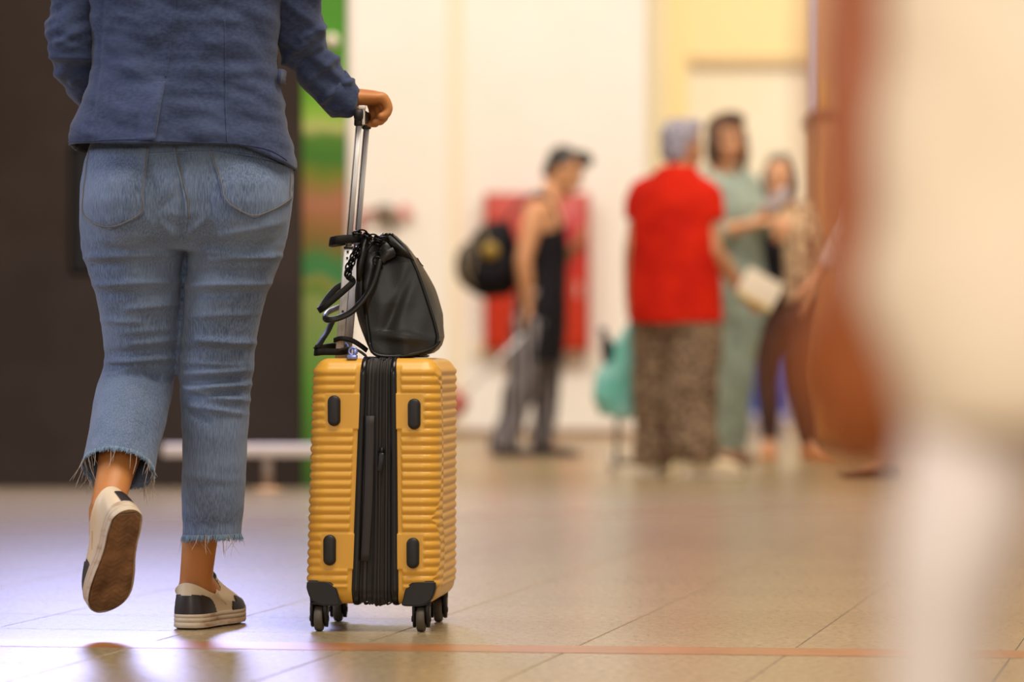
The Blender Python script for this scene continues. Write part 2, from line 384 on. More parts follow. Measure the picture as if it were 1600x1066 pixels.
# hydrant pipe
Y = WY-.12; p0 = P(560,372,Y); o = thing('hydrant_pipe', 'bent red pipe with a dark valve on the white wall', 'pipe', (p0.x, Y, p0.z))
def R(px,py): q = P(px,py,Y)-o.location; return (q.x,0,q.z)
bm = bmesh.new(); tube(bm, [R(560,376),R(560,350),R(562,338),R(572,333),R(600,331)], .022, 14, k=4); tube(bm, [R(560,376), Vector(R(560,376))+Vector((0,.1,0))], .022, 12); obj('pipe', bm, M['redpipe'], o)
bm = bmesh.new(); tube(bm, [R(597,330),R(606,338),R(612,362)], [.03,.035,.02], 14, k=3); tube(bm, [R(590,330),R(612,330)], .036, 14); obj('valve', bm, M['olive'], o)
bm = bmesh.new(); q = Vector(R(632,331)); tube(bm, [q+Vector((0,.1,0)), q+Vector((0,-.01,0))], .045, 18); tube(bm, [R(612,330),R(632,331)], .012, 10); obj('hand_wheel', bm, M['pinktag'], o)
# small wall plate low on the wall
p = P(748,545,WY-.01); tag(obj('wall_socket', bxm((-.06,-.015,-.06),(.06,.008,.06),.006), M['paper_g'] if False else M['cream_strip'], None, p), 'small cream socket plate low on the white wall', 'socket')
# far passage wall trims
fy = 31
def fx(px, Y=fy): return (px-800)/F*Y
def fz(py, Y=fy): return CH-(py-HZ)/F*Y
struct('trim_2', bxm((fx(1012),fy-.14,0), (fx(1040),fy,5.6), .006), mat('trim_grey', (226,214,184), .6))
struct('trim_3', bxm((fx(1040),fy-.08,0), (fx(1074),fy,5.6), .006), mat('trim_yellow', (242,220,164), .6))
struct('trim_4', bxm((fx(1080),fy-.12,fz(104)), (fx(1273),fy,fz(90)), .006), mat('trim_taupe', (206,180,140), .6))
struct('wall_back_bulkhead', bxm((fx(1074),fy-.05,fz(90)), (fx(1283),fy,5.6)), mat('bulkhead_cream', (244,222,172), .7))
struct('trim_5', bxm((fx(1270),fy-.16,0), (fx(1284),fy,5.6), .006), M['bluegrey'])
struct('trim_6', bxm((fx(1284),fy-.2,0), (fx(1600),fy,5.6)), M['wood_pale'])
struct('baseboard_passage', bxm((.87,fy-.03,0), (5.2,fy,.06), .004), M['skirt'])
o = thing('blue_board', 'blue board standing low against the far wall between the women', 'board', (fx(1180), fy-.4, 0))
obj('board_face', bxm((fx(1130)-fx(1180),0,0.04), (fx(1232)-fx(1180),.05,fz(478)), .006), M['blue'], o)
obj('base_rail', bxm((fx(1130)-fx(1180)-.02,-.06,0), (fx(1232)-fx(1180)+.02,.11,.05), .006), M['bluegrey'], o)
# wooden kiosk on the right
KY = 22.0
kx = (1286-800)/F*KY
o = thing('wooden_kiosk', 'tall brown wooden kiosk at the right by the far wall', 'kiosk', (kx, KY, 0)); kz = CH-(170-HZ)/F*KY
obj('kiosk_body', bxm((0,0,.06), (1.5,1.0,kz-.05), .01), M['wood'], o)
obj('kiosk_top', bxm((-.03,-.04,kz-.05), (1.55,1.04,kz), .01), mat('wood_dark', (120,76,34), .5), o)
obj('plinth', bxm((.03,.03,0), (1.47,.97,.06), .004), M['skirt'], o)
for i in range(3): obj('side_panel', bxm((.06+.47*i,-.015,.14), (.46+.47*i,0,kz-.14), .006), M['wood'], o)
o = thing('ochre_box', 'small ochre box standing on the wooden kiosk', 'box', (kx+.03, KY+.2, kz))
obj('box_body', bxm((0,0,0), (.07,.2,.19), .004), mat('ochre', (206,160,80), .5), o); obj('box_lid', bxm((-.003,-.003,.19), (.073,.203,.205), .003), M['wood_pale'], o)

# ceiling lamps hang above the frame; the low lamp near the camera is added

# ------------------------------------------------------------------ people
UP = Vector((0,0,1))
def hand(bm, wr, fd, pn, ts, s=1.0, curl=.5, spread=.1, fingers=None):
    """wr wrist, fd finger direction, pn palm-facing normal, ts direction of the thumb side"""
    fd = fd.normalized(); pn = (pn-fd*pn.dot(fd)).normalized(); ts = (ts-fd*ts.dot(fd)-pn*ts.dot(pn)).normalized()
    K = wr+fd*.082*s
    loft(bm, [(wr-fd*.02*s, ts*.026*s, pn*.021*s), (wr, ts*.027*s, pn*.020*s), (wr+fd*.03*s, ts*.036*s, pn*.018*s), (wr+fd*.065*s, ts*.041*s, pn*.015*s), (K, ts*.039*s, pn*.012*s), (K+fd*.006*s, ts*.033*s, pn*.008*s)], 20)
    ln = [.072, .080, .075, .058]
    for i in range(4):
        off = (1.5-i)*.0205*s
        base = K+ts*off-fd*.012*s; d = (fd+ts*(1.5-i)*spread*.5).normalized(); pts = [base]; a = 0
        c = fingers[i] if fingers else curl
        for j, f in enumerate((.12, .42, .3, .22)):
            if j: a += c*(1.0 if j == 1 else .95)
            dj = d*math.cos(a)+pn*math.sin(a); pts.append(pts[-1]+dj*ln[i]*s*f*(1.1 if j == 0 else 1))
        tube(bm, pts, [.0105*s,.0102*s,.0095*s,.0088*s,.006*s], 12, k=2)
    tb = wr+fd*.02*s+ts*.026*s; td = (ts*.75+fd*.7+pn*.25).normalized()
    p1 = tb+td*.034*s; p2 = p1+(td*.5+fd*.75+pn*.45*(.4+curl)).normalized()*.03*s; p3 = p2+(fd*.8+pn*.6*(.3+curl)-ts*.15).normalized()*.024*s
    tube(bm, [tb-td*.012*s, tb, p1, p2, p3], [.014*s,.0155*s,.012*s,.0105*s,.007*s], 12, k=2)
def head_mx(c, yaw_f, pitch=0, roll=0):
    f = yaw_f.normalized(); r = f.cross(UP).normalized(); f2 = (f*math.cos(pitch)+UP*math.sin(pitch)).normalized(); u = r.cross(f2).normalized()
    return Matrix(((r.x,f2.x,u.x,c.x),(r.y,f2.y,u.y,c.y),(r.z,f2.z,u.z,c.z),(0,0,0,1)))
def add_head(bm, mx, s):
    """head centre = eye level middle; local x right, y face, z up"""
    R = [(-.128,.040,.020,.022),(-.118,.032,.036,.042),(-.095,.022,.050,.066),(-.065,.012,.058,.080),(-.03,.004,.066,.088),(.0,0,.071,.093),(.04,-.004,.074,.096),(.075,-.008,.066,.087),(.10,-.010,.048,.065),(.115,-.012,.022,.03)]
    m3 = mx.to_3x3()
    loft(bm, [(mx @ Vector((0,y*s,z*s)), m3 @ Vector((rx*s,0,0)), m3 @ Vector((0,ry*s,0))) for z,y,rx,ry in R], 24)
    def E(c, r): ell(bm, mx @ (Vector(c)*s), tuple(v*s for v in r), m3)
    tube(bm, [mx @ (Vector(p)*s) for p in ((0,.088,.004),(0,.104,-.022),(0,.112,-.036),(0,.094,-.046))], [.006*s,.010*s,.014*s,.007*s], 10)
    E((.074,-.005,-.012),(.009,.018,.031)); E((-.074,-.005,-.012),(.009,.018,.031))
    E((.03,.078,-.04),(.024,.016,.020)); E((-.03,.078,-.04),(.024,.016,.020)); E((0,.088,.024),(.05,.010,.010)); E((0,.082,-.072),(.024,.016,.012)); E((0,.076,-.104),(.02,.018,.015))
def face_parts(root, mx, s, eye=True):
    m3 = mx.to_3x3()
    for sx in (-1,1):
        b = bmesh.new(); ell(b, mx @ (Vector((sx*.031,.083,.002))*s), (.013*s,.009*s,.0075*s), m3); obj('eye', b, M['eye'], root)
        b = bmesh.new(); tube(b, [mx @ (Vector(p)*s) for p in ((sx*.014,.096,.021),(sx*.032,.095,.027),(sx*.05,.078,.02))], [.003*s,.004*s,.002*s], 8, k=2); obj('eyebrow', b, M['hair_brown'], root)
    b = bmesh.new(); tube(b, [mx @ (Vector(p)*s) for p in ((-.026,.084,-.070),(-.01,.098,-.067),(0,.099,-.069),(.01,.098,-.067),(.026,.084,-.070))], [.002*s,.006*s,.006*s,.006*s,.002*s], 8, k=2); obj('lips', b, M['lips'], root)
def hair_cap(root, mx, s, m, style='short', name='hair'):
    b = bmesh.new(); m3 = mx.to_3x3()
    def E(c, r): ell(b, mx @ (Vector(c)*s), tuple(v*s for v in r), m3)
    if style == 'short':
        E((0,-.022,.038),(.083,.092,.088)); E((0,-.05,-.02),(.07,.058,.07)); E((0,.05,.095),(.062,.05,.034))
    elif style == 'quiff':
        E((0,-.022,.04),(.081,.092,.084)); E((0,-.055,-.015),(.066,.05,.055)); E((.01,.06,.10),(.062,.06,.035)); E((.01,.085,.085),(.04,.03,.026)); E((0,-.07,-.03),(.06,.04,.05))
    elif style == 'bob':
        E((0,-.025,.035),(.094,.102,.096)); E((0,-.055,-.05),(.088,.062,.11)); E((.072,.02,-.055),(.026,.05,.105)); E((-.072,.02,-.055),(.026,.05,.105)); E((0,.058,.095),(.066,.05,.04))
    elif style == 'round':
        E((0,-.03,.03),(.094,.098,.09)); E((0,-.055,-.04),(.088,.058,.085)); E((.076,.012,-.035),(.026,.045,.085)); E((-.076,.012,-.035),(.026,.045,.085)); E((0,.03,.105),(.066,.05,.03))
    me = remesh(b, .007*s, 2)
    def f(co, no):
        return np.array([.006*noise.noise(Vector(p)*38)+.004*noise.noise(Vector(p)*90) for p in co])
    displace(me, f); return obj(name, me, m, root)
def torso_rings(J, fwd, s, tab, lean=None):
    r = fwd.cross(UP).normalized(); out = []
    pts = [J['pelvis'], J['chest'], J['neck']]
    for (t, oy, rx, ry) in tab:   # t 0 pelvis .. 1 chest .. 2 neck
        c = pts[0].lerp(pts[1], t) if t <= 1 else pts[1].lerp(pts[2], t-1)
        out.append((c+fwd*oy*s, r*rx*s, fwd*ry*s))
    return out
TT = [(-.22,0,.10,.08),(-.1,-.01,.165,.115),(.12,-.012,.178,.122),(.35,-.005,.150,.105),(.55,0,.136,.096),(.8,.008,.150,.105),(1.0,.012,.162,.110),(1.3,.008,.165,.10),(1.6,-.005,.150,.08),(1.82,-.01,.095,.06),(2.0,-.01,.055,.052)]
def shoe(root, an, to, s, m, solem=None, h=.07):
    """simple closed shoe from ankle point to toe point, both on the body's frame, sole on the ground"""
    d = (to-an); d.z = 0; d.normalize(); sd = d.cross(UP); b = bmesh.new(); a0 = Vector((an.x, an.y, an.z)); g = to.z
    prof = [(-.062,.022,h),(-.05,.032,h*1.02),(-.01,.036,h*1.1),(.04,.038,h*.95),(.09,.044,h*.68),(.14,.045,h*.55),(.175,.032,h*.42),(.192,.014,h*.3)]
    loft(b, [(a0+d*y*s+Vector((0,0,g+hh*s/2+.009-a0.z)), sd*wd*s, UP*hh*s/2) for y,wd,hh in prof], 20, power=2.6)
    o = obj('shoe', b, m, root); b = bmesh.new()
    loft(b, [(a0+d*y*s+Vector((0,0,g+.009-a0.z)), sd*(wd+.003)*s, UP*.009) for y,wd,hh in prof], 20, power=3)
    obj('sole', b, solem or m, o)
def body(name, label, root_loc, J, fwd, s, skin, hd, voxel=.0065, legr=1, armr=1, tors=TT, wide=1, cat='person', handp=None):
    """continuous body mesh; hd = (head centre, facing, pitch)"""
    b = bmesh.new(); fwd = fwd.normalized(); r = fwd.cross(UP)
    tb = [(t,oy,rx*wide,ry*wide) for t,oy,rx,ry in tors]
    loft(b, torso_rings(J, fwd, s, tb), 28, power=2.2)
    mx = head_mx(*hd); add_head(b, mx, s)
    hc = mx @ Vector((0,-.02*s,-.06*s)); tube(b, [J['neck']-Vector((0,0,.03*s)), J['neck'].lerp(hc,.5), hc], [.058*s,.050*s,.050*s], 16)
    for S in 'RL':
        sg = 1 if S == 'R' else -1
        sh, el, wr = J['sh'+S], J['el'+S], J['wr'+S]; ar = armr*s
        tube(b, [J['chest'].lerp(J['neck'],.62)+r*sg*.09*s, sh, sh.lerp(el,.3), sh.lerp(el,.7), el, el.lerp(wr,.25), el.lerp(wr,.7), wr, wr+(wr-el).normalized()*.02*s], [.045*ar,.052*ar,.047*ar,.041*ar,.037*ar,.038*ar,.030*ar,.024*ar,.023*ar], 16)
        hp = (handp or {}).get(S, {}); fdn = hp.get('fd', (wr-el).normalized()); pn = hp.get('pn', -r*sg if abs(fdn.z) > .6 else -UP); ts = hp.get('ts', fwd)
        hand(b, wr, Vector(fdn), Vector(pn), Vector(ts), hp.get('s', s), hp.get('curl', .35), .25, hp.get('fingers'))
        hi, kn, an, to = J['hip'+S], J['kn'+S], J['an'+S], J['to'+S]; L = legr*s
        pts = [hi+(hi-kn).normalized()*.05*s, hi, hi.lerp(kn,.35), hi.lerp(kn,.75), kn, kn.lerp(an,.18), kn.lerp(an,.4), kn.lerp(an,.75), an]
        tube(b, pts, [.08*L,.088*L,.080*L,.060*L,.052*L,.051*L,.054*L,.040*L,.036*L], 18, k=2)
        ff_ = (to-an).normalized(); sd = ff_.cross(UP); sd = sd.normalized() if sd.length > .05 else r; un = sd.cross(ff_)
        ln = (to-an).length
        tube(b, [an+(an-kn).normalized()*.022*s-ff_*.008*s, an, an+ff_*ln*.35, an+ff_*ln*.7, an+ff_*ln*.98], [.026*s,.034*s,.032*s,.028*s,.016*s], 14, k=2)
    me = remesh(b, voxel, 3)
    o = obj(name, me, skin, None, root_loc); tag(o, label, cat)
    return o, mx
def clothes(root, name, parts, m, vox=.008, wr=.004, ws=9, it=5, stretch=(1,1,1)):
    """parts: list of ('rings', rings) or ('tube', pts, radii)"""
    b = bmesh.new()
    for q in parts:
        if q[0] == 'rings': loft(b, q[1], 32, power=2.3)
        else: tube(b, q[1], q[2], 22, k=3)
    me = remesh(b, vox, it)
    displace(me, lambda co, no: np.array([wr*noise.noise(Vector((p[0]*ws*stretch[0], p[1]*ws*stretch[1], p[2]*ws*stretch[2])))+wr*.6*noise.noise(Vector(p)*ws*2.3) for p in co]))
    return obj(name, me, m, root)
def Lp(root, Y, y0=0):
    rx, ry = root
    return lambda px, py, dy=0: Vector(((px-800)/F*(Y+dy)-rx, (Y+dy)-ry, CH-(py-HZ)/F*(Y+dy)))

# --- man with backpack (profile, facing right) ---
Y = 20.1; rx = P(828,0,Y).x; L = Lp((rx,Y), Y); s = 1.0; f = Vector((1,0,0))
J = dict(pelvis=L(846,480), chest=L(846,365), neck=L(858,305), shR=L(836,330,-.17), elR=L(818,408,-.20), wrR=L(826,478,-.16), shL=L(858,332,.17), elL=L(874,410,.16), wrL=L(897,388,.02),
    hipR=L(836,500,-.09), knR=L(815,600,-.10), anR=L(787,694,-.09), toR=L(822,713,-.09), hipL=L(852,500,.09), knL=L(852,600,.10), anL=L(848,690,.10), toL=L(888,713,.10))
man, mx = body('person', 'person in a black tank top with a black backpack, looking down at a phone', (rx,Y,0), J, f, s, M['skin_hi'], (L(882,266), Vector((1,-.12,0)), -.45), armr=1.15,
    handp={'L': dict(fd=Vector((.6,-.3,.7)), pn=Vector((-.5,-.2,.5)), ts=Vector((0,-1,.2)), curl=.5), 'R': dict(fd=Vector((.1,0,-1)), pn=Vector((-1,0,0)), ts=Vector((0,-1,0)), curl=.9)})
face_parts(man, mx, s); hair_cap(man, mx, s, M['hair_blk'], 'quiff')
rr_ = torso_rings(J, f, s, [(-.75,.0,.20,.105),(-.45,.0,.20,.125),(0,0,.195,.135),(.4,.01,.175,.125),(.8,.012,.168,.125),(1.0,.015,.165,.12),(1.25,.01,.14,.10),(1.5,0,.11,.07)])
clothes(man, 'tank_top', [('rings', rr_), ('tube', [J['chest'].lerp(J['neck'],.5)+Vector((-.02,-.10,0)), J['neck']+Vector((-.03,-.09,.01))], [.04,.03]), ('tube', [J['chest'].lerp(J['neck'],.5)+Vector((-.02,.10,0)), J['neck']+Vector((-.03,.09,.01))], [.04,.03])], M['blk_cloth'])
clothes(man, 'trousers', [('rings', torso_rings(J, f, s, [(-.35,0,.16,.115),(0,0,.185,.14),(.25,0,.18,.13)])),
    ('tube', [J['hipR'], J['hipR'].lerp(J['knR'],.5), J['knR'], J['knR'].lerp(J['anR'],.6), J['anR']+Vector((0,0,.0)), J['anR']+Vector((0,0,-.02))], [.12,.11,.082,.072,.078,.07]),
    ('tube', [J['hipL'], J['hipL'].lerp(J['knL'],.5), J['knL'], J['knL'].lerp(J['anL'],.6), J['anL'], J['anL']+Vector((0,0,-.02))], [.12,.105,.08,.066,.068,.06])], M['zebra'], wr=.012, ws=7)
shoe(man, J['anR'], J['toR'], s, M['shoe_black'], M['shoe_black'], .06); shoe(man, J['anL'], J['toL'], s, M['shoe_black'], M['shoe_black'], .06)
# phone in his hand
q = P(903,380,Y)+Vector((.01,-.0,0)); o = thing('phone', 'dark phone held up by the person in the black tank top', 'phone', q); 
mr = Matrix.Rotation(-.5, 4, 'Y'); obj('phone_body', bxm((-.005,-.04,-.075), (.005,.04,.075), .004, mr), M['blk_plastic'], o); obj('phone_screen', bxm((-.0065,-.036,-.07), (-.005,.036,.07), .0005, mr), mat('phone_glass',(30,30,36),.1), o)
# backpack
q = P(764,468,Y); o = thing('backpack', 'black backpack with a round gold patch, worn over the tank top', 'backpack', q)
b = bmesh.new()
def B(px, py, dy=0): v = P(px,py,Y)-q; return Vector((v.x, dy, v.z))
for c, r in (((765,425),(.155,.15,.14)),((772,385),(.125,.14,.13)),((750,415),(.125,.135,.13)),((782,362),(.07,.11,.06)),((785,420),(.10,.15,.15))): ell(b, B(*c), r)
obj('pack_body', remesh(b, .01, 6), M['blk_cloth'], o)
b = bmesh.new(); ell(b, B(736,415), (.085,.115,.13)); obj('front_pocket', remesh(b, .01, 2), M['bag_grey'], o)
for (pa, pb, pc) in (((722,388),(728,425),(740,452)),((752,352),(762,378),(775,404)),((736,364),(742,400),(738,430))):
    b = bmesh.new(); tube(b, [B(*pa,-.09), B(*pb,-.135), B(*pc,-.13)], .006, 8, k=4); obj('zip_line', b, M['khaki_line'], o)
b = bmesh.new(); tube(b, [B(766,393,-.135), B(766,393,-.155)], .045, 22); obj('round_patch', b, M['gold_patch'], o)
for sy in (-1,1):
    b = bmesh.new(); band(b, [B(790,440,sy*.09), B(815,425,sy*.14), B(868,392,sy*.14), B(870,340,sy*.125), B(845,302,sy*.10), B(806,325,sy*.08), B(790,350,sy*.08)], .05, .012, (0,1,.1)); obj('shoulder_strap', b, M['blk_cloth'], o)
# trolley he pulls
q = P(708,683,Y-.1); o = thing('pulled_suitcase', 'pink suitcase tilted behind the ochre suitcase, pulled by the backpack wearer', 'suitcase', P(690,715,Y-.12))
def B(px, py, dy=0): v = P(px,py,Y-.12)-o.location; return Vector((v.x, dy, v.z))
d = (B(828,498)-B(716,614)).normalized(); side = Vector((0,1,0)); nn = side.cross(d)
b = bmesh.new(); c0 = B(715,616); loft(b, [(c0-d*t, side*a*.17, nn*a*.09) for t,a in ((-.015,.8),(0,.95),(.03,1),(.46,1),(.49,.95),(.5,.8))], 32, power=5); sh_ = obj('case_body', b, M['case_pink'], o)
for kx in (-.06,.06):
    b = bmesh.new(); tube(b, [c0+side*kx+nn*.03, c0+side*kx+nn*.03+d*((B(828,498)-c0).length)], .008, 10); obj('pole', b, M['alu'], o)
b = bmesh.new(); e = c0+nn*.03+d*((B(828,498)-c0).length); tube(b, [e-side*.08, e+side*.08], .015, 14); obj('grip', b, M['blk_matte'], o)
for kx in (-.12,.12):
    cc = c0-d*.50+side*kx+nn*.03; cc.z = .03
    b = bmesh.new(); tube(b, [cc-side*.012, cc+side*.012], .03, 20); obj('wheel', b, M['tyre'], o)
    b = bmesh.new(); tube(b, [cc, c0-d*.485+side*kx+nn*.03], .012, 10); obj('wheel_bracket', b, M['blk_matte'], o)

# --- woman in red shirt (seen from behind) ---
Y = 17.1; rx = P(1052,0,Y).x; L = Lp((rx,Y), Y); f = Vector((.35,.94,0)).normalized(); s = .98
J = dict(pelvis=L(1056,470), chest=L(1054,345), neck=L(1060,258), shR=L(1100,306,-.04), elR=L(1116,392,-.08), wrR=L(1160,455,.05), shL=L(1008,304,.06), elL=L(990,385,.02), wrL=L(985,465,.12),
    hipR=L(1084,500,-.03), knR=L(1080,610,-.02), anR=L(1084,722,-.05), toR=L(1132,744,.04), hipL=L(1028,500,.05), knL=L(1020,610,.08), anL=L(1020,718,.10), toL=L(1030,737,.24))
for kk in ('toR',): J[kk].z = 0.0
J['toL'].z = 0
ws, mx = body('person', 'person in a loose red top and leopard print trousers, seen from behind', (rx,Y,0), J, f, s, M['skin_hi'], (L(1066,228,.02), Vector((.75,.65,0)), -.05), armr=1.1, wide=1.0,
    handp={'R': dict(fd=Vector((.75,.1,-.6)), pn=Vector((-.3,.9,-.3)), ts=Vector((.3,.3,.9)), curl=.45), 'L': dict(fd=Vector((-.1,.05,-1)), pn=Vector((1,0,0)), curl=.9)})
face_parts(ws, mx, s); hair_cap(ws, mx, s, M['hair_grey'], 'short')
r = f.cross(UP)
ring = torso_rings(J, f, s, [(-.28,.0,.218,.165),(-.1,0,.215,.165),(.3,0,.208,.16),(.7,.0,.204,.155),(1.0,0,.200,.145),(1.25,-.01,.192,.132),(1.5,-.02,.172,.112),(1.75,-.02,.132,.092),(1.9,-.02,.10,.08),(2.0,-.01,.072,.068)])
clothes(ws, 'red_top', [('rings', ring), ('tube', [J['neck'].lerp(J['shR'],.5)-Vector((0,0,.05)), J['shR'], J['shR'].lerp(J['elR'],.48)], [.07,.080,.076]), ('tube', [J['neck'].lerp(J['shL'],.5)-Vector((0,0,.05)), J['shL'], J['shL'].lerp(J['elL'],.48)], [.07,.080,.076])], M['red_shirt'], wr=.008, ws=6, stretch=(1,1,.5))
clothes(ws, 'trousers', [('rings', torso_rings(J, f, s, [(-.4,0,.185,.13),(-.1,0,.195,.15),(.1,0,.19,.145)])),
    ('tube', [J['hipR'], J['knR'], J['knR'].lerp(J['anR'],.6), J['anR']+Vector((0,0,.05)), J['anR']+Vector((0,0,0))], [.125,.125,.115,.12,.10]),
    ('tube', [J['hipL'], J['knL'], J['knL'].lerp(J['anL'],.6), J['anL']+Vector((0,0,.03)), J['anL']+Vector((0,0,-.03))], [.115,.095,.088,.095,.085])], M['leopard'], wr=.014, ws=7)
shoe(ws, J['anR'], J['toR'], 1.3, M['shoe_off'], M['white_cloth'], .085); shoe(ws, J['anL'], J['toL'], 1.1, M['shoe_off'], M['white_cloth'], .08)
# papers in her hand
q = P(1190,453,Y-.0); o = thing('paper_sheaf', 'folded cream paper with yellow lower edge held by the person in red', 'paper', q)
mr = Matrix.Rotation(math.radians(28), 4, 'Y') @ Matrix.Rotation(.15, 4, 'Z')
obj('sheet', bxm((-.10,-.004,-.055), (.085,.002,.065), .001, mr), M['paper'], o); obj('sheet', bxm((-.09,.004,-.07), (.075,.008,.05), .001, mr), M['paper'], o); obj('cover_edge', bxm((-.09,-.006,-.068), (.085,.010,-.055), .001, mr), M['paper_y'], o)
# teal carrier bag
Yb = 17.35; q = P(966,655,Yb); o = thing('carrier_bag', 'teal plastic carrier bag hanging left of the person in red', 'bag', q)
def B(px, py, dy=0): v = P(px,py,Yb)-q; return Vector((v.x, dy, v.z))
b = bmesh.new(); loft(b, [(B(972,655),Vector((.03,0,0)),Vector((0,.03,0))),(B(966,648),Vector((.085,0,0)),Vector((0,.08,0))),(B(962,620),Vector((.105,0,0)),Vector((0,.10,0))),(B(963,590),Vector((.098,0,0)),Vector((0,.09,0))),(B(971,555),Vector((.07,0,0)),Vector((0,.065,0))),(B(980,525),Vector((.040,0,0)),Vector((0,.05,0))),(B(988,505),Vector((.02,0,0)),Vector((0,.035,0)))], 30)
me = remesh(b, .009, 2); displace(me, lambda co, no: np.array([.016*noise.noise(Vector((p[0]*10,p[1]*10,p[2]*5)))+.006*noise.noise(Vector(p)*34) for p in co])); obj('bag_body', me, M['teal'], o)
for dy in (-.02,.02): b = bmesh.new(); tube(b, [B(984,515,dy), B(987,496,dy), B(989,478,dy*.3)], [.012,.008,.006], 10, k=3); obj('handle', b, M['teal_dk'], o)
b = bmesh.new(); me_ = [B(945,530,-.02), B(941,512,-.02)]; 
o2 = thing('bottle', 'dark bottle cap end sticking out of the teal carrier bag', 'bottle', P(950,545,Yb-.03))
b = bmesh.new(); tube(b, [(.03,0,-.14),(.0,0,0),(-.015,0,.05),(-.02,0,.07)], [.034,.034,.016,.015], 16, k=2); obj('bottle_body', b, M['blk_plastic'], o2)
b = bmesh.new(); tube(b, [(-.019,0,.066),(-.026,0,.095)], .018, 14); obj('bottle_cap', b, mat('cap_blue', (60,80,110), .4), o2)
# small shopping cart under the bag
q = P(972,0,17.6); q.z = 0; o = thing('hand_cart', 'small dark two-wheeled hand cart behind the leopard print trousers', 'cart', q)
b = bmesh.new(); tube(b, [(-.02,.05,.06),(-.02,.05,.5)], .01, 10); tube(b, [(.16,.05,.06),(.16,.05,.5)], .01, 10); tube(b, [(-.02,.05,.5),(.07,.05,.54),(.16,.05,.5)], .011, 10, k=3); obj('cart_frame', b, M['blk_matte'], o)
obj('cart_tray', bxm((-.03,-.12,.04), (.17,.06,.06), .004), M['blk_matte'], o)
for xx in (-.045,.185): b = bmesh.new(); tube(b, [(xx-.012,.05,.045),(xx+.012,.05,.045)], .045, 22); obj('wheel', b, M['white_metal'], o)

# --- woman in sage jumpsuit ---
Y = 19.0; rx = P(1135,0,Y).x; L = Lp((rx,Y), Y); f = Vector((.35,-.94,0)).normalized(); s = 1.05
J = dict(pelvis=L(1140,450), chest=L(1130,325), neck=L(1128,258), shR=L(1092,288,-.02), elR=L(1120,365,-.14), wrR=L(1178,350,-.26), shL=L(1166,290,.02), elL=L(1182,352,-.04), wrL=L(1204,325,-.2),
    hipR=L(1118,485), knR=L(1112,590,-.05), anR=L(1118,704,-.02), toR=L(1152,722,-.18), hipL=L(1156,485), knL=L(1146,590,0), anL=L(1140,700,.06), toL=L(1166,716,-.06))
for kk in ('toR','toL'): J[kk].z = 0
wg, mx = body('person', 'person with a brown bob in a sage green jumpsuit, facing the camera', (rx,Y,0), J, f, s, M['skin_hi'], (L(1136,218), Vector((.3,-.95,0)), -.05), handp={'R': dict(fd=Vector((.8,-.2,.15)), pn=Vector((.1,.2,-1)), ts=Vector((0,.3,1)), curl=.5), 'L': dict(fd=Vector((.5,-.3,.5)), pn=Vector((-.5,-.5,.3)), ts=Vector((.3,-.2,.8)), curl=.4)})
face_parts(wg, mx, s); hair_cap(wg, mx, s, M['hair_brown'], 'bob')
clothes(wg, 'jumpsuit', [('rings', torso_rings(J, f, s, [(-.4,0,.17,.12),(0,0,.19,.145),(.4,0,.17,.125),(.8,.012,.165,.125),(1.0,.014,.17,.13),(1.3,.008,.172,.11),(1.6,-.005,.15,.09),(1.8,-.01,.10,.07)])),
    ('tube', [J['neck'].lerp(J['shR'],.55)-Vector((0,0,.03)), J['shR'], J['shR'].lerp(J['elR'],.6), J['elR'], J['elR'].lerp(J['wrR'],.35)], [.06,.075,.075,.072,.066]),
    ('tube', [J['neck'].lerp(J['shL'],.55)-Vector((0,0,.03)), J['shL'], J['shL'].lerp(J['elL'],.6), J['elL'], J['elL'].lerp(J['wrL'],.35)], [.06,.072,.07,.066,.058]),
    ('tube', [J['hipR'], J['knR'], J['knR'].lerp(J['anR'],.6), J['anR'], J['anR']+Vector((0,0,-.02))], [.125,.105,.10,.10,.09]),
    ('tube', [J['hipL'], J['knL'], J['knL'].lerp(J['anL'],.6), J['anL'], J['anL']+Vector((0,0,-.02))], [.125,.10,.09,.09,.08])], M['sage'], wr=.010, ws=7)
shoe(wg, J['anR'], J['toR'], s, M['shoe_brown'], None, .06); shoe(wg, J['anL'], J['toL'], s, M['shoe_brown'], None, .06)
o = thing('leaflet', 'grey leaflet held up between the two people facing the camera', 'leaflet', P(1216,312,Y-.32)); mr = Matrix.Rotation(math.radians(-38), 4, 'Y')
obj('sheet', bxm((-.07,-.002,-.028), (.07,.001,.034), .0006, mr), M['paper_g'], o); obj('fold', bxm((-.066,.002,-.03), (.068,.005,.028), .0006, mr), M['paper'], o)

# --- woman in printed blouse ---
Y = 20.0; rx = P(1232,0,Y).x; L = Lp((rx,Y), Y); f = Vector((-.12,-1,0)).normalized(); s = .97
J = dict(pelvis=L(1234,462), chest=L(1234,370), neck=L(1224,312), shR=L(1192,338), elR=L(1186,405,-.05), wrR=L(1214,372,-.25), shL=L(1268,338), elL=L(1284,408,.02), wrL=L(1272,462,-.1),
    hipR=L(1212,490), knR=L(1200,590), anR=L(1203,690), toR=L(1198,715,-.16), hipL=L(1250,490), knL=L(1252,590), anL=L(1268,692), toL=L(1292,716,-.10))
for kk in ('toR','toL'): J[kk].z = 0
wp, mx = body('person', 'smiling person with grey bobbed hair in a printed blouse and dark leggings', (rx,Y,0), J, f, s, M['skin_hi'], (L(1219,278,-.04), Vector((-.1,-1,0)), -.05), handp={'R': dict(fd=Vector((.3,-.4,.8)), pn=Vector((.5,.6,0)), curl=.6)})
face_parts(wp, mx, s); hair_cap(wp, mx, s, M['hair_salt'], 'round')
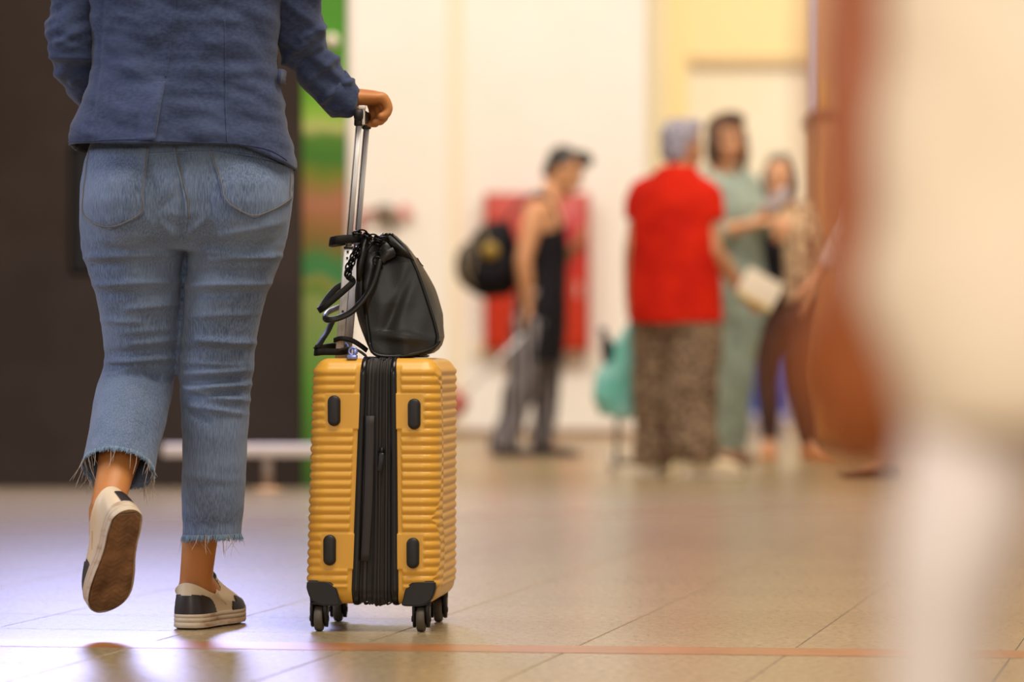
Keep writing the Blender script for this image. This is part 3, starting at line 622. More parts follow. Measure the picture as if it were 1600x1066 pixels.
clothes(wp, 'blouse', [('rings', torso_rings(J, f, s, [(-.1,0,.185,.14),(.2,0,.18,.135),(.6,0,.165,.125),(1.0,.01,.168,.12),(1.3,.008,.165,.105),(1.6,-.005,.14,.085),(1.85,-.01,.085,.065)])),
    ('tube', [J['neck'].lerp(J['shR'],.55)-Vector((0,0,.03)), J['shR'], J['elR'], J['elR'].lerp(J['wrR'],.2)], [.05,.066,.06,.055]), ('tube', [J['neck'].lerp(J['shL'],.55)-Vector((0,0,.03)), J['shL'], J['elL'], J['elL'].lerp(J['wrL'],.2)], [.05,.066,.06,.055])], M['blouse'], wr=.008, ws=8)
clothes(wp, 'leggings', [('rings', torso_rings(J, f, s, [(-.5,0,.15,.11),(0,0,.178,.128),(.2,0,.172,.125)])),
    ('tube', [J['hipR'], J['hipR'].lerp(J['knR'],.5), J['knR'], J['knR'].lerp(J['anR'],.4), J['anR']], [.098,.08,.062,.06,.046]), ('tube', [J['hipL'], J['hipL'].lerp(J['knL'],.5), J['knL'], J['knL'].lerp(J['anL'],.4), J['anL']], [.098,.08,.062,.06,.046])], M['legging'], wr=.004, ws=12)
shoe(wp, J['anR'], J['toR'], s, M['shoe_tan'], None, .05); shoe(wp, J['anL'], J['toL'], s, M['shoe_tan'], None, .05)
q = P(1204,482,Y-.2); o = thing('shoulder_bag', 'black shoulder bag in front of the printed blouse', 'bag', q)
b = bmesh.new(); loft(b, [(Vector((0,0,z)), Vector((a,0,0)), Vector((0,c,0))) for z,a,c in ((0,.06,.03),(.02,.075,.05),(.2,.072,.05),(.36,.06,.04),(.40,.045,.02))], 28, power=3.5); obj('bag_body', b, M['blk_cloth'], o)
b = bmesh.new(); loft(b, [(Vector((0,-.03,z)), Vector((a,0,0)), Vector((0,c,0))) for z,a,c in ((.22,.05,.02),(.24,.066,.028),(.38,.062,.028),(.40,.045,.02))], 28, power=3.5); obj('flap', b, M['blk_cloth'], o)
b = bmesh.new(); band(b, [(-.05,0,.38),(-.035,.0,.48),(.0,.06,.56),(.05,.2,.585),(.06,.3,.5)], .025, .006, (1,0,.2)); obj('strap', b, M['blk_cloth'], o)

# --- fourth person, mostly hidden by the passer-by ---
Y = 17.4; rx = P(1375,0,Y).x; L = Lp((rx,Y), Y); f = Vector((-.9,-.3,0)).normalized(); s = 1.0
J = dict(pelvis=L(1374,455), chest=L(1370,345), neck=L(1364,270), shR=L(1362,305,.16), elR=L(1345,390,.18), wrR=L(1300,420,.1), shL=L(1370,305,-.17), elL=L(1328,372,-.2), wrL=L(1284,436,-.2),
    hipR=L(1370,490,.09), knR=L(1376,600,.1), anR=L(1392,708,.12), toR=L(1362,738,.05), hipL=L(1374,490,-.09), knL=L(1366,610,-.1), anL=L(1376,716,-.1), toL=L(1342,744,-.14))
for kk in ('toR','toL'): J[kk].z = 0
w4, mx = body('person', 'person in a white lace top reaching out one hand beside the blurred passer-by', (rx,Y,0), J, f, s, M['skin_hi'], (L(1358,220), f, -.05), handp={'L': dict(fd=Vector((-.85,0,-.5)), pn=Vector((.2,.2,-1)), ts=Vector((0,-1,0)), curl=.3)})
face_parts(w4, mx, s); hair_cap(w4, mx, s, M['hair_brown'], 'bob')
clothes(w4, 'lace_top', [('rings', torso_rings(J, f, s, [(-.1,0,.19,.16),(.3,0,.18,.15),(.8,.01,.17,.14),(1.2,.008,.168,.115),(1.6,-.005,.145,.085),(1.85,-.01,.085,.065)])),
    ('tube', [J['shL']+Vector((0,0,.02)), J['elL'], J['elL'].lerp(J['wrL'],.72)], [.07,.06,.05]), ('tube', [J['shR']+Vector((0,0,.02)), J['elR'], J['elR'].lerp(J['wrR'],.7)], [.07,.06,.05])], M['lace'], wr=.008, ws=9)
clothes(w4, 'skirt', [('rings', torso_rings(J, f, s, [(-1.35,0,.26,.24),(-1.3,0,.262,.245),(-.8,0,.24,.22),(-.3,0,.2,.19),(.05,0,.175,.15)]))], M['coat_tan'], wr=.014, ws=6, stretch=(1,1,.3))
shoe(w4, J['anR'], J['toR'], s, M['shoe_brown'], None, .05); shoe(w4, J['anL'], J['toL'], s, M['shoe_brown'], None, .05)

# --- passer-by close to the camera ---
Y = 2.25; rx = P(1600,0,Y).x; f = Vector((-.2,-.97,0)).normalized(); s = .76
def G(px, z, dy=0): return Vector(((px-800)/F*(Y+dy)-rx, dy, z))
J = dict(pelvis=G(1722,.68), chest=G(1722,.89), neck=G(1722,1.07), shR=G(1440,1.0,.03), elR=G(1346,.79,.05), wrR=G(1326,.605,.03), shL=G(1960,1.0,.05), elL=G(2060,.80,.05), wrL=G(2050,.63,-.05),
    hipR=G(1600,.62,.02), knR=G(1492,.455,-.01), anR=G(1440,.06,.05), toR=G(1420,.0,-.09), hipL=G(1800,.62,.03), knL=G(1850,.36,.04), anL=G(1850,.06,.10), toL=G(1840,.0,-.04))
pb, mx = body('person', 'blurred passer-by in a cream tunic and white trousers close to the camera', (rx,Y,0), J, f, s, M['skin_dk'], (G(1722,1.165), f, 0), legr=.62, armr=1.05,
    handp={'R': dict(fd=Vector((.13,.0,-1)), pn=Vector((.5,.8,0)), ts=Vector((-.9,.3,0)), curl=.45, s=.86)})
face_parts(pb, mx, s); hair_cap(pb, mx, s, M['hair_brown'], 'bob')
clothes(pb, 'tunic', [('rings', torso_rings(J, f, s, [(-.74,0,.148,.12),(-.66,.0,.156,.13),(-.5,0,.170,.14),(-.36,0,.180,.145),(-.2,0,.174,.14),(.2,0,.165,.13),(.9,0,.160,.12),(1.3,0,.155,.11),(1.6,0,.14,.09),(1.85,0,.09,.07)])),
    ('tube', [J['shR'], J['shR'].lerp(J['elR'],.6)], [.055,.048]), ('tube', [J['shL'], J['shL'].lerp(J['elL'],.6)], [.055,.048])], M['cream_cloth'], vox=.006, wr=.007, ws=9, stretch=(1,1,.4))
clothes(pb, 'trousers', [('tube', [J['hipR'], J['hipR'].lerp(J['knR'],.6), J['knR'], G(1466,.38,0), J['anR']+Vector((0,0,.03))], [.07,.044,.038,.031,.030]), ('tube', [J['hipL'], J['knL'], J['knL'].lerp(J['anL'],.5), J['anL']+Vector((0,0,.03))], [.06,.042,.036,.034]), ('rings', torso_rings(J, f, s, [(-.35,0,.13,.10),(.1,0,.14,.11)]))], M['white_cloth'], vox=.005, wr=.003, ws=9, it=3)
shoe(pb, J['anR'], J['toR'], s, M['shoe_brown'], None, .06); shoe(pb, J['anL'], J['toL'], s, M['shoe_brown'], None, .06)



# ------------------------------------------------------------------ the walking woman with the suitcase
Y0 = 7.75; R0 = Vector((P(300,0,Y0).x, Y0, 0)); s = 1.07
def W(px, py, dy=0): return P(px, py, Y0+dy)-R0
def uv(p): return 800+(p[0]+R0.x)/Y0*F, HZ+(CH-p[2])/Y0*F
fwd = Vector((0,1,0))
# shoe frames: origin under the heel, y to the toe, z up through the ankle
def frame(o, y, z):
    y = Vector(y).normalized(); z = Vector(z); z = (z-y*z.dot(y)).normalized(); x = y.cross(z)
    return Matrix(((x.x,y.x,z.x,o.x),(x.y,y.y,z.y,o.y),(x.z,y.z,z.z,o.z),(0,0,0,1)))
hR = W(289,985,.03); hR.z = .004
FR = frame(hR, (math.sin(.31), math.cos(.31), 0), (0,0,1))
FL = frame(W(201,797,-.30), (-.235,.50,-.83), (-.50,.80,.5))
anR, anL = FR @ Vector((0,.055,.085)), FL @ Vector((0,.055,.085))
J = dict(pelvis=W(292,262), chest=W(290,30), neck=W(290,-145), shR=W(445,-105,0), elR=W(470,62,.06), wrR=W(531,152,.13), shL=W(142,-105,0), elL=W(112,78,.0), wrL=W(176,178,.2),
    hipR=W(362,392), knR=W(337,600,.03), anR=anR, toR=FR @ Vector((0,.185,.03)), hipL=W(214,392), knL=W(216,588,.05), anL=anL, toL=FL @ Vector((0,.185,.03)))
for kk in ('toR','toL'): pass
woman, mx = body('person', 'person in a navy blazer and cropped blue jeans walking away, hand on the suitcase handle', R0, J, fwd, s, M['skin'], (W(292,-265,.02), fwd, 0), voxel=.0042, legr=.86, armr=.80, tors=[(t,oy,rx*(.93 if t < .5 else 1),ry*(.80 if t < .5 else 1)) for t,oy,rx,ry in TT],
    handp={'R': dict(fd=Vector((.86,.50,.02)), pn=Vector((-.05,0,-1)), ts=Vector((-.5,.86,0)), curl=1.12), 'L': dict(fd=Vector((.5,.7,-.4)), pn=Vector((0,-.3,-1)), ts=Vector((.7,0,0)), curl=.5)})
face_parts(woman, mx, s); hair_cap(woman, mx, s, M['hair_brown'], 'bob')

# ---- jeans
b = bmesh.new()
def HR(py, xl, xr, ry, dy=0, base=0):
    a = W(xl,py); c = W(xr,py); m = (a+c)/2; m.y = dy; return (m, Vector(((c.x-a.x)/2,0,0)), Vector((0,ry,0)))
loft(b, [HR(205,150,444,.115,.0), HR(225,142,452,.122), HR(250,133,457,.130,-.005), HR(280,127,459,.135,-.008), HR(310,125,459,.138,-.01), HR(340,125,455,.134,-.01), HR(372,127,449,.118,-.005), HR(392,134,441,.09,0)], 56, power=2.35)
ell(b, W(212,318,-.045), (.104,.112,.118)); ell(b, W(372,318,-.045), (.104,.112,.118))
loft(b, [HR(350,296,450,.110,-.006), HR(385,294,446,.108,-.006), HR(410,292,437,.104,-.003), HR(450,289,423,.098), HR(490,284,408,.090,.004), HR(530,279,400,.083,.01), HR(565,276,396,.078,.018), HR(600,277,392,.074,.02), HR(640,281,389,.070,.016), HR(680,284,387,.066,.01), HR(730,284,384,.062,.012), HR(780,283,380,.060,.018), HR(820,283,377,.058,.024), HR(850,283,375,.057,.028), HR(870,283,375,.057,.03)], 44)
kn = J['knL']; sd_ = (anL-kn).normalized(); ux = Vector((1,0,0)); ux = (ux-sd_*ux.dot(sd_)).normalized(); uy = sd_.cross(ux).normalized()
loft(b, [HR(350,126,286,.110,-.006), HR(385,127,289,.107,-.006), HR(410,133,287,.103), HR(450,146,283,.097,.006), HR(490,155,280,.090,.014), HR(530,160,276,.084,.024), HR(565,161,273,.080,.035), HR(595,163,270,.076,.045), HR(612,172,262,.06,.055)], 44)
sh_len = (anL-kn).length
loft(b, [(kn+sd_*t*sh_len+ux*ox_, ux*rx_, uy*ry_) for t,ox_,rx_,ry_ in ((-.06,0,.062,.06),(.0,0,.074,.072),(.12,0,.077,.074),(.3,.0,.076,.070),(.5,.002,.073,.067),(.7,.004,.071,.066),(.86,.006,.071,.066),(.95,.006,.071,.066))], 44)
me = remesh(b, .0048, 5)
# (u0,v0,u1,v1,width px,height mm): soft ridges pressed into the denim where it creases
RG = [(120,404,285,398,6,5),(132,418,270,414,7,-3),(140,446,290,440,6,6),(150,462,280,458,7,-3.5),(200,484,285,474,6,4.5),(150,500,230,504,6,3.5),(190,520,285,512,7,3),(205,538,280,530,6,4),(160,552,285,548,7,-3),(158,566,280,558,6,6.5),(165,584,230,572,5,3.5),(225,574,280,606,6,-5),(165,578,262,592,8,-4),
      (290,392,445,402,7,3.5),(330,408,450,399,5,5),(290,424,420,428,7,-3),(288,447,430,443,6,5.5),(300,462,425,460,7,-3),(300,495,415,490,6,2.5),(312,531,408,536,6,6),(290,545,400,550,7,-3),(285,566,400,570,5,3),(290,584,396,578,5,5),(284,598,396,592,5,-4),(300,606,398,601,4.5,5.5),(284,604,330,616,5,4),(290,620,396,614,5,-4),(318,618,396,626,5,4.5),(300,634,392,648,5,3.5),(286,636,330,660,7,-3),(284,742,380,752,10,1.2),(284,820,378,822,12,-1.5),
      (298,372,330,345,7,3),(286,375,262,352,7,3),(350,372,440,352,7,2.5),(140,372,200,384,7,2.5),(250,345,292,300,9,-2.5)]
def wrink(co, no):
    u = 800+(co[:,0]+R0.x)/Y0*F; v = HZ+(CH-co[:,2])/Y0*F; d = np.zeros(len(co)); back = np.clip(.5-no[:,1], .08, 1)*np.where(np.abs(no[:,0]) > .8, .55, 1)
    for (a0,b0,a1,b1,wd,am) in RG:
        ex, ey = a1-a0, b1-b0; l2 = ex*ex+ey*ey; t = ((u-a0)*ex+(v-b0)*ey)/l2; tc = np.clip(t,0,1)
        dist = np.hypot(u-(a0+tc*ex), v-(b0+tc*ey)); fade = np.clip(1-np.abs(t-.5)*2*.75, .0, 1)**.6
        d += 2.0*am*(1.25 if a0 > 280 else 1)*.001*np.exp(-(dist/(wd*.82))**2)*np.where((t>-.15)&(t<1.15), fade, 0)
    d *= back
    cren = -.007*np.exp(-((u-292)/6)**2)*((v<378)&(v>240))*(no[:,1]<-.2)
    nz = np.array([noise.noise(Vector((p[0]*22,p[1]*22,p[2]*9)))*.0022+noise.noise(Vector((p[0]*9,p[1]*9,p[2]*30)))*.0016 for p in co])
    gu = np.interp(v, [365,400,450,500,560,600], [292,291,287,284.5,278.5,275]); gr = -.011*np.exp(-((u-gu)/4.5)**2)*np.clip((v-372)/40,0,1)*(v<606)*np.clip(.2-no[:,1],0,1)
    return d+nz+cren+gr
displace(me, wrink)
bm = bmesh.new(); bm.from_mesh(me); bpy.data.meshes.remove(me)
def cut(bm, sel, co, no):
    fs = [f for f in bm.faces if sel(f.calc_center_median())]
    ge = fs+list({e for f in fs for e in f.edges})+list({v for f in fs for v in f.verts})
    bmesh.ops.bisect_plane(bm, geom=ge, plane_co=co, plane_no=no, clear_outer=True)
hemR = W(0,838).z; hemL = kn+sd_*sh_len*.70
cut(bm, lambda c: c.z < .30 and c.x > W(262,0).x, Vector((0,0,hemR)), Vector((0.02,0,-1)))
cut(bm, lambda c: (c-kn).dot(sd_) > .5*sh_len and c.x < W(268,0).x and c.z < .5, hemL, sd_+Vector((0,.10,-.12)))
cut(bm, lambda c: c.z > .97, Vector((0,0,W(0,212).z)), Vector((0,0,1)))
bvh = BVHTree.FromBMesh(bm)
jeans = obj('jeans', bm, M['denim'], woman); solid(jeans, .003)
def onto(bv, px, py, off=.001, ydir=1):
    """point of the garment met when looking at it from behind"""
    p = W(px, py); h = bv.ray_cast(Vector((p.x,-1.5,p.z)), Vector((0,1,0)))
    if h[0] is None: return None
    return h[0]+h[1].normalized()*off if h[1].y < 0 else h[0]-h[1].normalized()*off
def line_on(bv, pts, k=10, off=.001):
    pp = smooth_path([Vector((x,y,0)) for x,y in pts], k); out = [onto(bv,q.x,q.y,off) for q in pp]; return [q for q in out if q is not None]
def seam(name, root, bv, pts, m, r=.0011, off=.0008, dash=0):
    q = line_on(bv, pts, 14, off)
    if len(q) < 2: return
    b = bmesh.new(); tube(b, q, r, 6); return obj(name, b, m, root)
def pocket(left, right, name='back_pocket', nr=26, ncol=22, off=.0028):
    """left/right: polylines (v -> u); grid ray-cast on the jeans"""
    ls = smooth_path([Vector((x,y,0)) for x,y in left], 12); rs = smooth_path([Vector((x,y,0)) for x,y in right], 12)
    rows = []
    for i in range(nr):
        t = i/(nr-1); a = ls[round(t*(len(ls)-1))]; c = rs[round(t*(len(rs)-1))]
        row = [onto(bvh, a.x+(c.x-a.x)*j/(ncol-1), a.y+(c.y-a.y)*j/(ncol-1), off) for j in range(ncol)]
        if all(r_ is not None for r_ in row): rows.append(row)
    bm = bmesh.new(); grid(bm, rows); o = obj(name, bm, M['denim'], jeans); solid(o, .0026, 0); return o
pk = pocket([(146,236),(142,270),(138,310),(140,342),(182,360)], [(243,236),(240,270),(236,310),(233,340),(184,361)])
pk2 = pocket([(334,240),(342,262),(352,292),(362,322),(402,344)], [(455,262),(457,280),(456,300),(450,320),(404,345)])
seam('stitching', pk, bvh, [(147,240),(144,270),(141,308),(143,339),(184,356),(230,337),(233,308),(237,270),(240,238)], M['thread'], .0008, .0058)
seam('stitching', pk2, bvh, [(338,242),(346,264),(356,292),(365,319),(404,340),(447,318),(452,300),(453,272)], M['thread'], .0008, .0058)
seam('seam', jeans, bvh, [(281,236),(285,262),(293,290),(299,315),(301,340),(298,366)], M['denim'], .0026, .001)
seam('stitching', jeans, bvh, [(284,236),(289,262),(297,290),(303,315),(305,345)], M['thread'], .0008, .002)
seam('seam', jeans, bvh, [(140,247),(170,252),(205,250),(250,246),(290,244),(330,243),(380,246),(420,252),(456,268)], M['denim'], .0022, .001)
# frayed hems
def fringe(name, ring, dirs, n, ln, mt, rad=.0007, seed=1):
    rg = random.Random(seed); b = bmesh.new()
    for i in range(n):
        t = rg.random()*len(ring); i0 = int(t) % len(ring); fr = t-int(t); p = ring[i0].lerp(ring[(i0+1)%len(ring)], fr)
        l = ln*(.4+rg.random()*1.2); d = dirs+Vector((rg.uniform(-.5,.5), rg.uniform(-.5,.5), rg.uniform(-.3,.3)))
        bend = Vector((rg.uniform(-1,1), rg.uniform(-1,1), -.3))*l*.35
        tube(b, [p-dirs*.003, p+d*l*.5+bend*.3, p+d*l+bend], [rad,rad*.8,rad*.4], 4, cap=False)
    o = obj(name, b, mt, jeans); o['kind'] = 'stuff'; return o
def hem_ring(test):
    bm2 = bmesh.new(); bm2.from_mesh(jeans.data); pts = [v.co.copy() for v in bm2.verts if v.is_boundary and test(v.co)]; bm2.free()
    c = sum(pts, Vector())/len(pts); return sorted(pts, key=lambda p: math.atan2(p.y-c.y, p.x-c.x))
ringR = hem_ring(lambda p: p.z < .25 and p.x > W(262,0).x); ringL = hem_ring(lambda p: p.z < .5 and p.x < W(268,0).x)
fringe('frayed_hem', ringR, Vector((0,0,-1)), 900, .007, M['fray_blue'], .0008, 1); fringe('loose_threads', [p for p in ringR], Vector((0,0,-1)), 26, .026, M['fray'], .0006, 2)
fringe('frayed_hem', ringL, (sd_+Vector((0,0,-.2))), 900, .005, M['fray_blue'], .0008, 3); fringe('loose_threads', ringL, (sd_+Vector((0,0,-.5))), 36, .022, M['fray'], .0007, 4)
low = [p for p in ringL if p.x < W(165,0).x or p.x > W(240,0).x]
fringe('loose_threads', low, Vector((-.2,-.1,-1)), 34, .03, M['fray'], .0007, 5)

# ---- blazer
TBL = [(-165,235,350,.05),(-140,190,400,.075),(-118,150,440,.10),(-80,132,455,.12),(-30,134,450,.127),(30,143,440,.130),(70,146,436,.130),(100,145,436,.131),(130,139,438,.134),(160,129,442,.140),(190,118,449,.148),(215,110,455,.156),(232,106,459,.160)]
def tb_at(v):
    for i in range(len(TBL)-1):
        if v <= TBL[i+1][0]:
            t = (v-TBL[i][0])/(TBL[i+1][0]-TBL[i][0]); t = max(0,t); return [TBL[i][k]+(TBL[i+1][k]-TBL[i][k])*t for k in (1,2,3)]
    t = (v-232)/30; return [106-3*t, 459+2*t, .160+.006*t]
rows = []; n = 176; nr = 96
for i in range(nr+1):
    row = []
    for j in range(n):
        th = 2*PI*j/n; ct, st = math.cos(th), math.sin(th)      # st<0: back, towards the camera
        xl, xr, ry = tb_at(232); u_ = (ct+1)/2
        hem = 228+6*u_+32*max(0,(u_-.74)/.26)**1.3+(10*max(0,st))+8*max(0,.12-u_)/.12*max(0,st)
        v = -165+(hem+165)*i/nr; xl, xr, ry = tb_at(v); cx_ = (xl+xr)/2; hw = (xr-xl)/2/F*Y0
        pw = 2/2.5; x_ = math.copysign(abs(ct)**pw, ct)*hw; y_ = math.copysign(abs(st)**pw, st)*ry
        p = W(cx_, v); p.x += x_; p.y = y_-.006*max(0,(v-100)/130); u, vv = uv(p)
        if st < .25:
            nn = Vector((x_/max(hw,.01)*.6, -1, 0)).normalized() if st < 0 else Vector((math.copysign(1,ct),0,0))
            d = .008*noise.noise(Vector((u*.012+vv*.016, vv*.036-u*.014, 3)))+.007*noise.noise(Vector((u*.010, vv*.012, 9)))+.0035*noise.noise(Vector((u*.03+vv*.03, vv*.06-u*.03, 5)))
            d += .0035*math.exp(-((vv-(95+.25*(u-150)))/9)**2)*max(0,1-abs(u-200)/90)-.004*math.exp(-((vv-(120-.2*(u-440)))/12)**2)*max(0,1-abs(u-400)/70)
            if vv > 128 and st < -.05:                          # vent: the left skirt overlaps the right one
                vx = 268-13*(vv-128)/105; k_ = min(1,(vv-128)/50); w_ = max(0, min(1, (vx-u)/3+.5)); d += k_*(.016*w_*math.exp(-max(0,vx-u)/60)-.006*(1-w_)*math.exp(-max(0,u-vx)/30))
            for sx_, am in ((166,.003),(358,.0025)):
                ux_ = sx_+(vv-60)*(-.10 if sx_ < 200 else .02); d -= am*math.exp(-((u-ux_)/3.2)**2)
            p += nn*d
        row.append(p)
    rows.append(row)
bm = bmesh.new(); grid(bm, rows, closed=True); bmesh.ops.recalc_face_normals(bm, faces=bm.faces); bvb = BVHTree.FromBMesh(bm)
blazer = obj('blazer', bm, M['blazer'], woman, slots=[M['blazer'], M['lining']]); so = solid(blazer, .004); so.material_offset = 1
seam('stitching', blazer, bvb, [(110,223),(150,225),(200,225),(246,225)], M['blazer'], .0009, .001)
seam('stitching', blazer, bvb, [(262,228),(320,229),(380,231),(425,239),(452,254)], M['blazer'], .0009, .001)
seam('seam', blazer, bvb, [(358,40),(359,90),(360,140),(361,190),(364,229)], M['blazer'], .0016, .0006)
seam('seam', blazer, bvb, [(288,-60),(284,0),(278,60),(268,128)], M['blazer'], .0014, .0006)
vr = []
for i in range(22):
    v_ = 134+(226.5-134)*i/21; ur = 268-13*(v_-134)/94; row = []
    for j in range(12):
        t_ = j/11; p_ = onto(bvb, ur-34+34*t_, v_, .0005); 
        if p_ is not None: row.append(p_+Vector((0,.0025-.022*t_**1.5*min(1,i/8),0)))
    if len(row) == 12: vr.append(row)
bm = bmesh.new(); grid(bm, vr); vf = obj('vent_flap', bm, M['blazer'], blazer); solid(vf, .0025, 0)
b = bmesh.new(); q = W(441,127,-.02); band(b, [W(436,119,-.06), W(442,120,-.01), W(445,122,.04)], .03, .006, (0.1,0,1), 4); obj('pocket_flap', b, M['blazer'], blazer)
SR = dict(R=[(W(430,-112),.070),(W(452,-70,0),.066),(W(459,-20,.01),.054),(W(462,25,.03),.052),(W(470,62,.055),.051),(W(492,100,.09),.046),(W(516,133,.115),.042),(W(537,159,.135),.0385)],
          L=[(W(160,-112),.070),(W(138,-70,0),.064),(W(124,-15,0),.054),(W(116,30,0),.053),(W(113,70,.0),.052),(W(124,105,.04),.050),(W(145,140,.10),.046),(W(168,172,.19),.040)])
for S in 'RL':
    b = bmesh.new(); tube(b, [p for p,_ in SR[S]], [r_ for _,r_ in SR[S]], 40, k=12)
    me = remesh(b, .004, 3)
    ax0 = SR[S][3][0]; 
    def sw(co, no, S=S):
        out = np.zeros(len(co)); a = Vector((.55,0,.84)) if S == 'R' else Vector((-.35,0,.94))
        for i, p in enumerate(co):
            p = Vector(p); t = p.dot(a); out[i] = .010*noise.noise(Vector((t*30, p.x*7, p.y*7)))+.005*noise.noise(Vector((t*62, p.x*14, 4)))+.002*noise.noise(p*40)
        u = 800+(co[:,0]+R0.x)/Y0*F; v = HZ+(CH-co[:,2])/Y0*F
        for (a0,b0,a1,b1,wd,am) in ([(440,95,500,50,6,5),(470,60,512,34,5,5),(455,110,512,72,5,-4),(480,120,525,85,6,4),(500,150,545,120,5,4),(490,165,530,150,6,-3)] if S == 'R' else [(85,90,150,92,5,5),(95,70,145,45,6,4),(90,108,150,110,6,-4),(100,60,150,75,5,-3),(110,130,140,120,5,3.5)]):
            ex, ey = a1-a0, b1-b0; t = ((u-a0)*ex+(v-b0)*ey)/(ex*ex+ey*ey); tc = np.clip(t,0,1); dist = np.hypot(u-(a0+tc*ex), v-(b0+tc*ey)); out += 1.6*am*.001*np.exp(-(dist/wd)**2)
        return out
    displace(me, sw)
    bm = bmesh.new(); bm.from_mesh(me); bpy.data.meshes.remove(me)
    e = SR[S][-1][0]; dcut = (SR[S][-1][0]-SR[S][-2][0]).normalized()
    cut(bm, lambda c: (c-e).length < .09, e-dcut*.004, dcut)
    sl = obj('sleeve', bm, M['blazer'], woman); solid(sl, .003)
    if S == 'R':
        b = bmesh.new(); ax = dcut.cross(Vector((0,1,0))).normalized(); ay = dcut.cross(ax).normalized()
        rws = []
        for t, rr0 in ((-.052,.0415),(-.05,.0435),(-.03,.0425),(-.01,.0415),(.006,.0400)):
            rws.append([e+dcut*(t+(.016*max(0,math.cos(a_*2*PI/40-ph))**6 if t > -.02 else 0))+(ax*math.cos(a_*2*PI/40)+ay*math.sin(a_*2*PI/40))*(rr0+.0015*math.sin(a_*2*PI/40*5)) for a_ in range(40) for ph in (math.atan2(Vector((.3,-.75,-.6)).dot(ay), Vector((.3,-.75,-.6)).dot(ax)),)])
        grid(b, rws, closed=True); cf = obj('cuff', b, M['blazer'], sl); solid(cf, .003)
    
# ---- sneakers
OUTR = [(0,.0),(.002,.012),(.008,.022),(.02,.031),(.05,.0345),(.085,.034),(.12,.037),(.155,.043),(.19,.046),(.215,.0435),(.235,.035),(.248,.023),(.256,.008)]
def outline(n=60, grow=0.0):
    pts = [Vector((w_,y_,0)) for y_,w_ in OUTR]+[Vector((-w_*.94,y_,0)) for y_,w_ in reversed(OUTR[1:])]
    pp = smooth_path(pts+[pts[0]], 8)[:-1]; L_ = [0]
    for i in range(len(pp)): L_.append(L_[-1]+(pp[(i+1)%len(pp)]-pp[i]).length)
    out = []; tot = L_[-1]; j = 0
    for i in range(n):
        t = tot*i/n
        while L_[j+1] < t: j += 1
        f_ = (t-L_[j])/max(1e-9, L_[j+1]-L_[j]); out.append(pp[j].lerp(pp[(j+1)%len(pp)], f_))
    if grow:
        g = []
        for i in range(n):
            d = (out[(i+1)%n]-out[i-1]).normalized(); g.append(out[i]+Vector((d.y,-d.x,0))*grow)
        out = g
    return out
